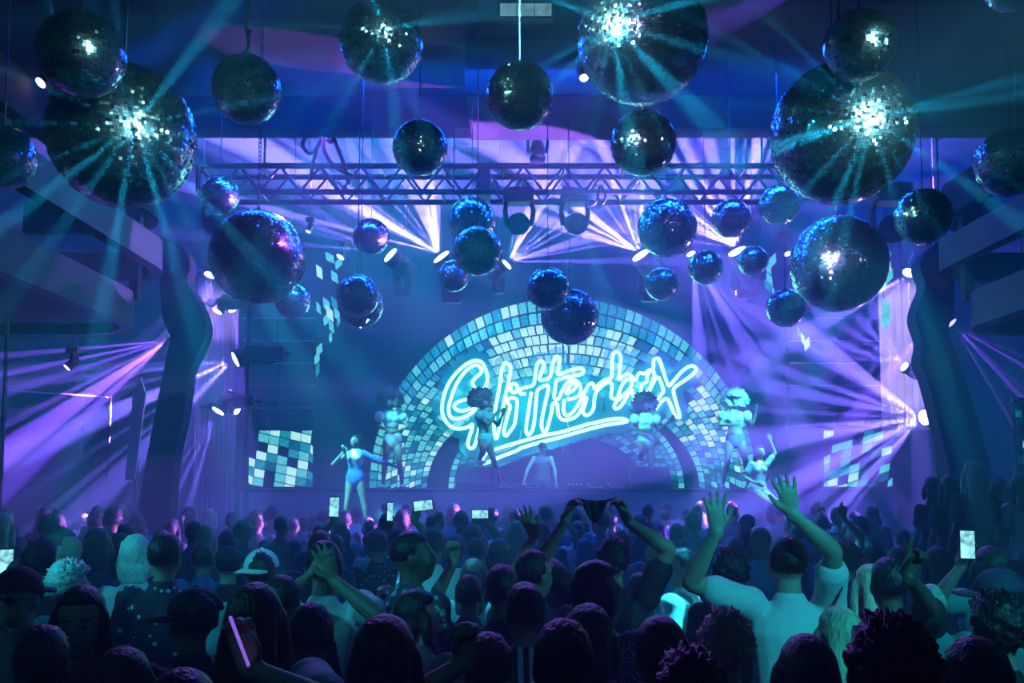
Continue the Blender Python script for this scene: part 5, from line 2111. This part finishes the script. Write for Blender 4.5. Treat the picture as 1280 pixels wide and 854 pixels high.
P_(1009, 793, 2.8, 'person with straight dark hair below the white T-shirt', 'long', 'black', 'black', 'woman', 0, 1)
P_(1050, 758, 3.3, 'person with long streaked blonde hair falling over one shoulder', 'long', 'blonde', 'navy', 'woman', .2, 0)
P_(1115, 771, 2.4, 'person with a big mass of black curls close up', 'curly', 'black', 'black', 'stand', 0, 2)
P_(1220, 799, 2.4, 'person with dark hair edged purple, near the phone holder', 'bob', 'black', 'navy', 'woman', .1, 1)
P_(1248, 741, 3.2, 'person with tight dark curls tinged purple', 'curly', 'black', 'black', 'stand', .2, 1)
cp = P_(1252, 712, 4.0, 'person in a dark cap with a square emblem on its side', 'short', 'black', 'grey', 'stand', 1.2, 1, cap='navy')
P_(1089, 705, 4.7, 'person with very long pale blonde hair behind the pointing hand', 'long', 'blonde', 'red', 'woman', .2, 0)
P_(1164, 728, 4.5, 'person with cropped bleached hair in a plain teal shirt', 'crop', 'pale', 'teal', 'stand', -.3, 0)
P_(1092, 683, 6.6, 'person with short hair looking sideways toward the drape', 'short', 'brown', 'blue', 'look_left', .6, 1)
P_(1058, 678, 6.6, 'person with a round dark head below the two-fingered hand', 'curly', 'black', 'navy', 'stand', 0, 1)
P_(1172, 683, 6.0, 'person with long dark hair between the leaning pillar and the raised phone', 'long', 'black', 'navy', 'woman', 0, 1)
P_(1122, 684, 7.2, 'person with short hair rimmed violet in front of the drape', 'short', 'brown', 'blue', 'stand', 0, 1)
P_(951, 660, 8.0, 'person with full dark hair right under the silver-topped singer', 'bob', 'black', 'blue', 'stand', 0, 1)
P_(776, 664, 8.3, 'person with a tall quiff behind the raised fan', 'quiff', 'black', 'blue', 'stand', 0, 1)
P_(596, 671, 7.6, 'person with cropped brown hair below the phone screens', 'short', 'brown', 'blue', 'stand', 0, 1)
P_(624, 674, 7.4, 'person with a rounded dark haircut beside the open raised hand', 'bob', 'black', 'blue', 'stand', 0, 1)
# people on the terrace
for (px, yt, Y, lab, hr, cl_, sh) in [
        (1216, 576, 8.2, 'woman with long fair hair and bare shoulders on the terrace, back turned', 'long', 'blonde', 'navy'),
        (1186, 594, 8.8, 'woman with long dark hair on the terrace beside the fair-haired one', 'long', 'black', 'navy'),
        (1165, 597, 9.3, 'woman with loose black hair at the stage end of the terrace', 'bob', 'black', 'black'),
        (1247, 596, 8.7, 'person bending forward on the terrace behind the fair-haired woman', 'pony', 'black', 'black'),
        (1277, 590, 8.0, 'person with violet-rimmed hair at the hall end of the terrace', 'long', 'brown', 'silver')]:
    P_(px, yt, Y, lab, hr, cl_, sh, 'woman', .1, 1, base=.58)

# people with raised arms; HOLD keeps the depth of hands that hold something
HOLD = {}


def HY(res, S):
    return (res[2] @ res[1]['wr' + S]).y


CAM = (0, -1, .1)
custom(985, 669, 4.3, 'man in a white T-shirt with both palms raised high',
       {'L': (896, 664, 4.15, 'open', (0, 1, .1), (-.9, .1, -.3), (-.05, -.05, 1), -1), 'R': (990, 642, 4.05, 'open', (0, 1, .1), (1, .1, -.4), (-.22, -.05, 1), 1)},
       'short', 'black', 'white', skin=0, voxel=.0065)
HOLD['g'] = HY(custom(766, 673, 5.0, 'person with a dark quiff holding a cloth fan stretched between both fists',
                      {'L': (707, 652, 4.9, 'grip', (.8, -.6, 0), (-1, 0, -.2), (.35, 0, 1), -1), 'R': (784, 652, 4.9, 'grip', (-.8, -.6, 0), (1, 0, -.3), (-.35, 0, 1), 1)},
                      'quiff', 'black', 'black', skin=1, voxel=.0068), 'R')
custom(690, 700, 5.3, 'person half hidden behind, one open hand with spread fingers raised',
       {'L': (667, 668, 5.1, 'open', (-.2, 1, 0), (-.4, .2, -1), (-.45, 0, 1), -1)}, 'bob', 'black', 'navy', skin=1, voxel=.0068)
HOLD['a'] = HY(custom(505, 668, 7.4, 'person holding a phone sideways over the crowd with one hand',
                    {'R': (517, 650, 7.2, 'grip', (0, -1, 0), (1, 0, -.5), (.35, 0, 1), 1)}, 'short', 'black', 'navy', skin=1, voxel=.011), 'R')
custom(570, 668, 7.4, 'person with one fist in the air below the wedge monitor',
       {'L': (551, 656, 7.2, 'fist', (0, -1, 0), (-.6, 0, -1), (-.2, 0, 1), -1)}, 'short', 'brown', 'blue', skin=1, voxel=.011)
HOLD['b'] = HY(custom(419, 668, 8.0, 'person holding an upright phone over the head, below the singer in blue',
       {'L': (418, 652, 7.8, 'grip', (0, -1, 0), (-1, 0, -.5), (0, 0, 1), -1)}, 'short', 'black', 'navy', skin=1, voxel=.012), 'L')
HOLD['c'] = HY(custom(497, 660, 8.6, 'person holding a phone edge-on with a thin arm',
       {'L': (486, 655, 8.4, 'grip', (.5, -1, 0), (-1, 0, -.5), (0, 0, 1), -1)}, 'short', 'black', 'blue', skin=1, voxel=.012), 'L')
custom(405, 675, 4.4, 'man in a white shirt with both hands clasped to the head',
       {'L': (384, 724, 4.25, 'relax', (1, .3, 0), (-1, .2, -.9), (.5, .1, 1), -1), 'R': (418, 726, 4.22, 'open', (-.6, .8, 0), (1, .2, -.9), (-.4, .1, 1), 1)}, 'short', 'black', 'white', skin=1, voxel=.0068)
custom(1112, 696, 4.5, 'person with a dark crop pointing one finger at the ceiling',
       {'R': (1136, 722, 4.0, 'point', (.2, -1, 0), (1, -.2, -.5), (.30, 0, 1), -1)}, 'short', 'black', 'black', skin=2, voxel=.0068)
HOLD['d'] = HY(custom(1238, 684, 5.0, 'person with green-lit hair filming with a raised phone',
                    {'L': (1203, 706, 4.7, 'grip', (.4, -1, 0), (-.9, -.2, -.5), (.2, 0, 1), -1)}, 'bob', 'brown', 'teal', skin=0, voxel=.0068), 'L')
custom(1045, 668, 8.3, 'person holding up two fingers in front of the dim tile screen',
       {'R': (1054, 648, 8.2, 'peace', (0, 1, 0), (1, 0, -.5), (.1, 0, 1), 1)}, 'curly', 'black', 'blue', skin=1, voxel=.012)
custom(586, 718, 5.0, 'person with a raised dark fist beside the long wavy hair',
       {'L': (568, 702, 4.8, 'fist', (0, -1, 0), (-.5, 0, -1), (-.05, 0, 1), -1)}, 'short', 'brown', 'black', skin=1, voxel=.0068)
custom(610, 790, 3.0, 'person low in the crowd with a clenched fist held by the striped top',
       {'L': (584, 826, 2.75, 'fist', (.3, -1, 0), (-1, 0, -.6), (-.1, 0, 1), -1)}, 'short', 'black', 'black', skin=1, voxel=.0068)
HOLD['e'] = HY(custom(16, 716, 5.3, 'person at the hall edge holding up a white phone',
       {'L': (6, 724, 5.0, 'grip', (0, -1, 0), (-1, 0, -.5), (0, 0, 1), -1)}, 'curly', 'black', 'navy', skin=0, voxel=.010), 'L')
HOLD['h'] = HY(custom(318, 728, 3.8, 'person raising a long thin glow stick past the ear',
       {'R': (309, 833, 3.4, 'grip', (0, -1, 0), (1, -.2, -.5), (-.2, 0, 1), 1)}, 'long', 'brown', 'teal', skin=0, voxel=.0095), 'R')

HOLD['f'] = HY(custom(601, 668, 9.4, 'person filming over far heads with a phone held sideways in both hands',
       {'R': (606, 651, 9.25, 'grip', (0, -1, 0), (1, 0, -.5), (-.1, 0, 1), 1), 'L': (594, 651, 9.25, 'grip', (0, -1, 0), (-1, 0, -.5), (.1, 0, 1), -1)}, 'short', 'black', 'navy', skin=1, voxel=.012), 'R')
# things held up
# the cloth fan between two fists
fc = at(745, 630, HOLD['g'])
fn = thing('hand_fan', 'dark pleated cloth fan stretched between two raised fists', 'fan', fc)
for k in range(9):
    a0, a1 = math.radians(200 + k * 15), math.radians(215 + k * 15)
    piv = V3((.0, 0, .03))
    x0, x1 = -.115 + .23 * k / 9, -.115 + .23 * (k + 1) / 9
    zt0, zt1 = .035 - .018 * math.sin(PI * k / 9), .035 - .018 * math.sin(PI * (k + 1) / 9)
    dp0, dp1 = .125 * math.sin(PI * min(1, (k + .6) / 7.5)) if k < 8 else .02, .125 * math.sin(PI * min(1, (k + 1.6) / 7.5)) if k < 7 else .012
    bm = NB()
    y = .006 * (1 if k % 2 else -1)
    q = [V3((x0, y, zt0)), V3((x1, -y, zt1)), V3((x1 * .75 + .015, -y, zt1 - max(.012, dp1))), V3((x0 * .75 + .015, y, zt0 - max(.012, dp0)))]
    slab(bm, q, .003)
    bmesh.ops.recalc_face_normals(bm, faces=bm.faces[:])
    obj('pleat', bm, CLOTH['black'], fn)
phone(at(529, 632, HOLD['a'] - .065), (-.1, -1, .0), (1, 0, .12), 'phone held sideways over the crowd showing the stage', 1.1)
phone(at(418, 634, HOLD['b'] - .065), (-.1, -1, .0), (.05, 0, 1), 'upright phone filming the singer in blue', 1.2)
phone(at(487, 640, HOLD['c'] - .065), (.85, -.5, 0), (.1, 0, 1), 'phone seen edge-on above a thin arm', 1.2)
phone(at(1209, 681, HOLD['d'] - .065), (-.1, -1, .05), (.03, 0, 1), 'bright phone held up near the leaning pillar', 1.05)
phone(at(8, 704, HOLD['e'] - .065), (.1, -1, .0), (0, 0, 1), 'white phone held up at the hall edge', 1.25)
phone(at(600, 643, HOLD['f'] - .065), (0, -1, 0), (1, 0, 0), 'glowing phone lying sideways above a far head', 1.2)
gs = thing('glow_stick', 'thin violet glow stick held past the ear', 'glow stick', at(311, 833, HOLD['h'] - .02))
a_, b_ = V3((0, 0, 0)), at(288, 772, HOLD['h'] - .22) - gs.location
bm = NB()
tube(bm, [a_, a_.lerp(b_, .5), b_], .0045, 8)
obj('tube', bm, mat('glow_stick_tube', (.4, .3, .7), .3, emit=(.32, .16, 1.0), es=1.0), gs)
obj('cap', ell(NB(), a_, (.009, .009, .012)), mat('white_print', (.8, .85, .9), .5), gs)
# emblem on the dark cap
capo = [c for c in cp.children if c.name.startswith('cap')][0]
bm = NB()
for pts in ([(-.022, -.016), (.022, -.016), (.022, .016), (-.022, .016), (-.022, -.016)], [(-.014, -.01), (-.008, .01), (-.002, -.006), (.004, .01)], [(.006, .01), (.014, -.01)]):
    tube(bm, [V3((.0945, p[0] - .015, .07 + p[1])) for p in pts], .0016, 5)
obj('emblem', bm, mat('white_print', (.8, .85, .9), .5), capo)

# ------------------------------------------------------------------ the far crowd
rnd = random.Random(11)
FAR = []
for row in range(9):
    Yr = 8.6 + row * .78
    half = 640 / F * Yr * .99
    n = int(2 * half / .62)
    for k in range(n + 1):
        x = -half + (k + rnd.uniform(-.22, .22)) * .62
        Yp = Yr + rnd.uniform(-.18, .18)
        if x > 3.9 and Yp < 10.2:
            continue
        if x > 5.6 and Yp > 11:
            continue
        if 12.6 < Yp < 13.6 and -5.6 < x < -4.2:
            continue
        if any((x - a) ** 2 + (Yp - b) ** 2 < .5 ** 2 for a, b, c in PEOPLE):
            continue
        if rnd.random() < .06:
            continue
        FAR.append((x, Yp))
        PEOPLE.append((x, Yp, 1))
print('FAR', len(FAR), 'ALL', len(PEOPLE))
KINDS = [('short', 'black', 'navy', 'stand', 'navy'), ('short', 'brown', 'blue', 'look_left', 'blue'), ('crop', 'brown', 'grey', 'stand', 'grey'), ('long', 'black', 'navy', 'woman', 'navy'), ('bob', 'brown', 'blue', 'woman', 'blue'),
         ('curly', 'black', 'black', 'stand', 'black'), ('quiff', 'black', 'grey', 'look_right', 'grey'), ('bun', 'brown', 'teal', 'woman', 'teal'), ('pony', 'black', 'white', 'woman', 'white'), (None, 'black', 'blue', 'stand', 'blue'), ('short', 'black', 'white', 'bent', 'white'), ('long', 'blonde', 'grey', 'woman', 'grey')]
for i, (x, Yp) in enumerate(FAR):
    hr, cl_, sh, po, shn = KINDS[int(rnd.random() ** 1.3 * len(KINDS))]
    cap = 'navy' if rnd.random() < .07 and hr in ('short', 'crop') else None
    zt = rnd.uniform(1.60, 1.84)
    lab = '%s person with %s in a %s top in the hazy far crowd' % ('capped' if cap else 'bareheaded', (HD[hr] + ' ' + cl_ + ' hair') if hr else 'a shaved head', shn)
    px = 640 + x / Yp * F
    root = thing('person', lab, 'person', (x, Yp, 0), rnd.uniform(-.35, .35), lab.replace('person', 'people'))
    s = zt / 1.775
    root.scale = (s, s, s)
    j, Pm = GEN[po]
    put('body', mat_mesh(Pm['body'], SKIN[rnd.choice((0, 1, 1, 2))]), root)
    put('shirt', mat_mesh(Pm['shirt'], CLOTH[sh]), root)
    put('trousers', mat_mesh(Pm['trousers'], CLOTH['denim']), root)
    put('shoes', mat_mesh(Pm['shoes'], CLOTH['black']), root)
    add_head(root, head_M(j), hr, cl_, cap, rnd.choice((0, 0, PI)))
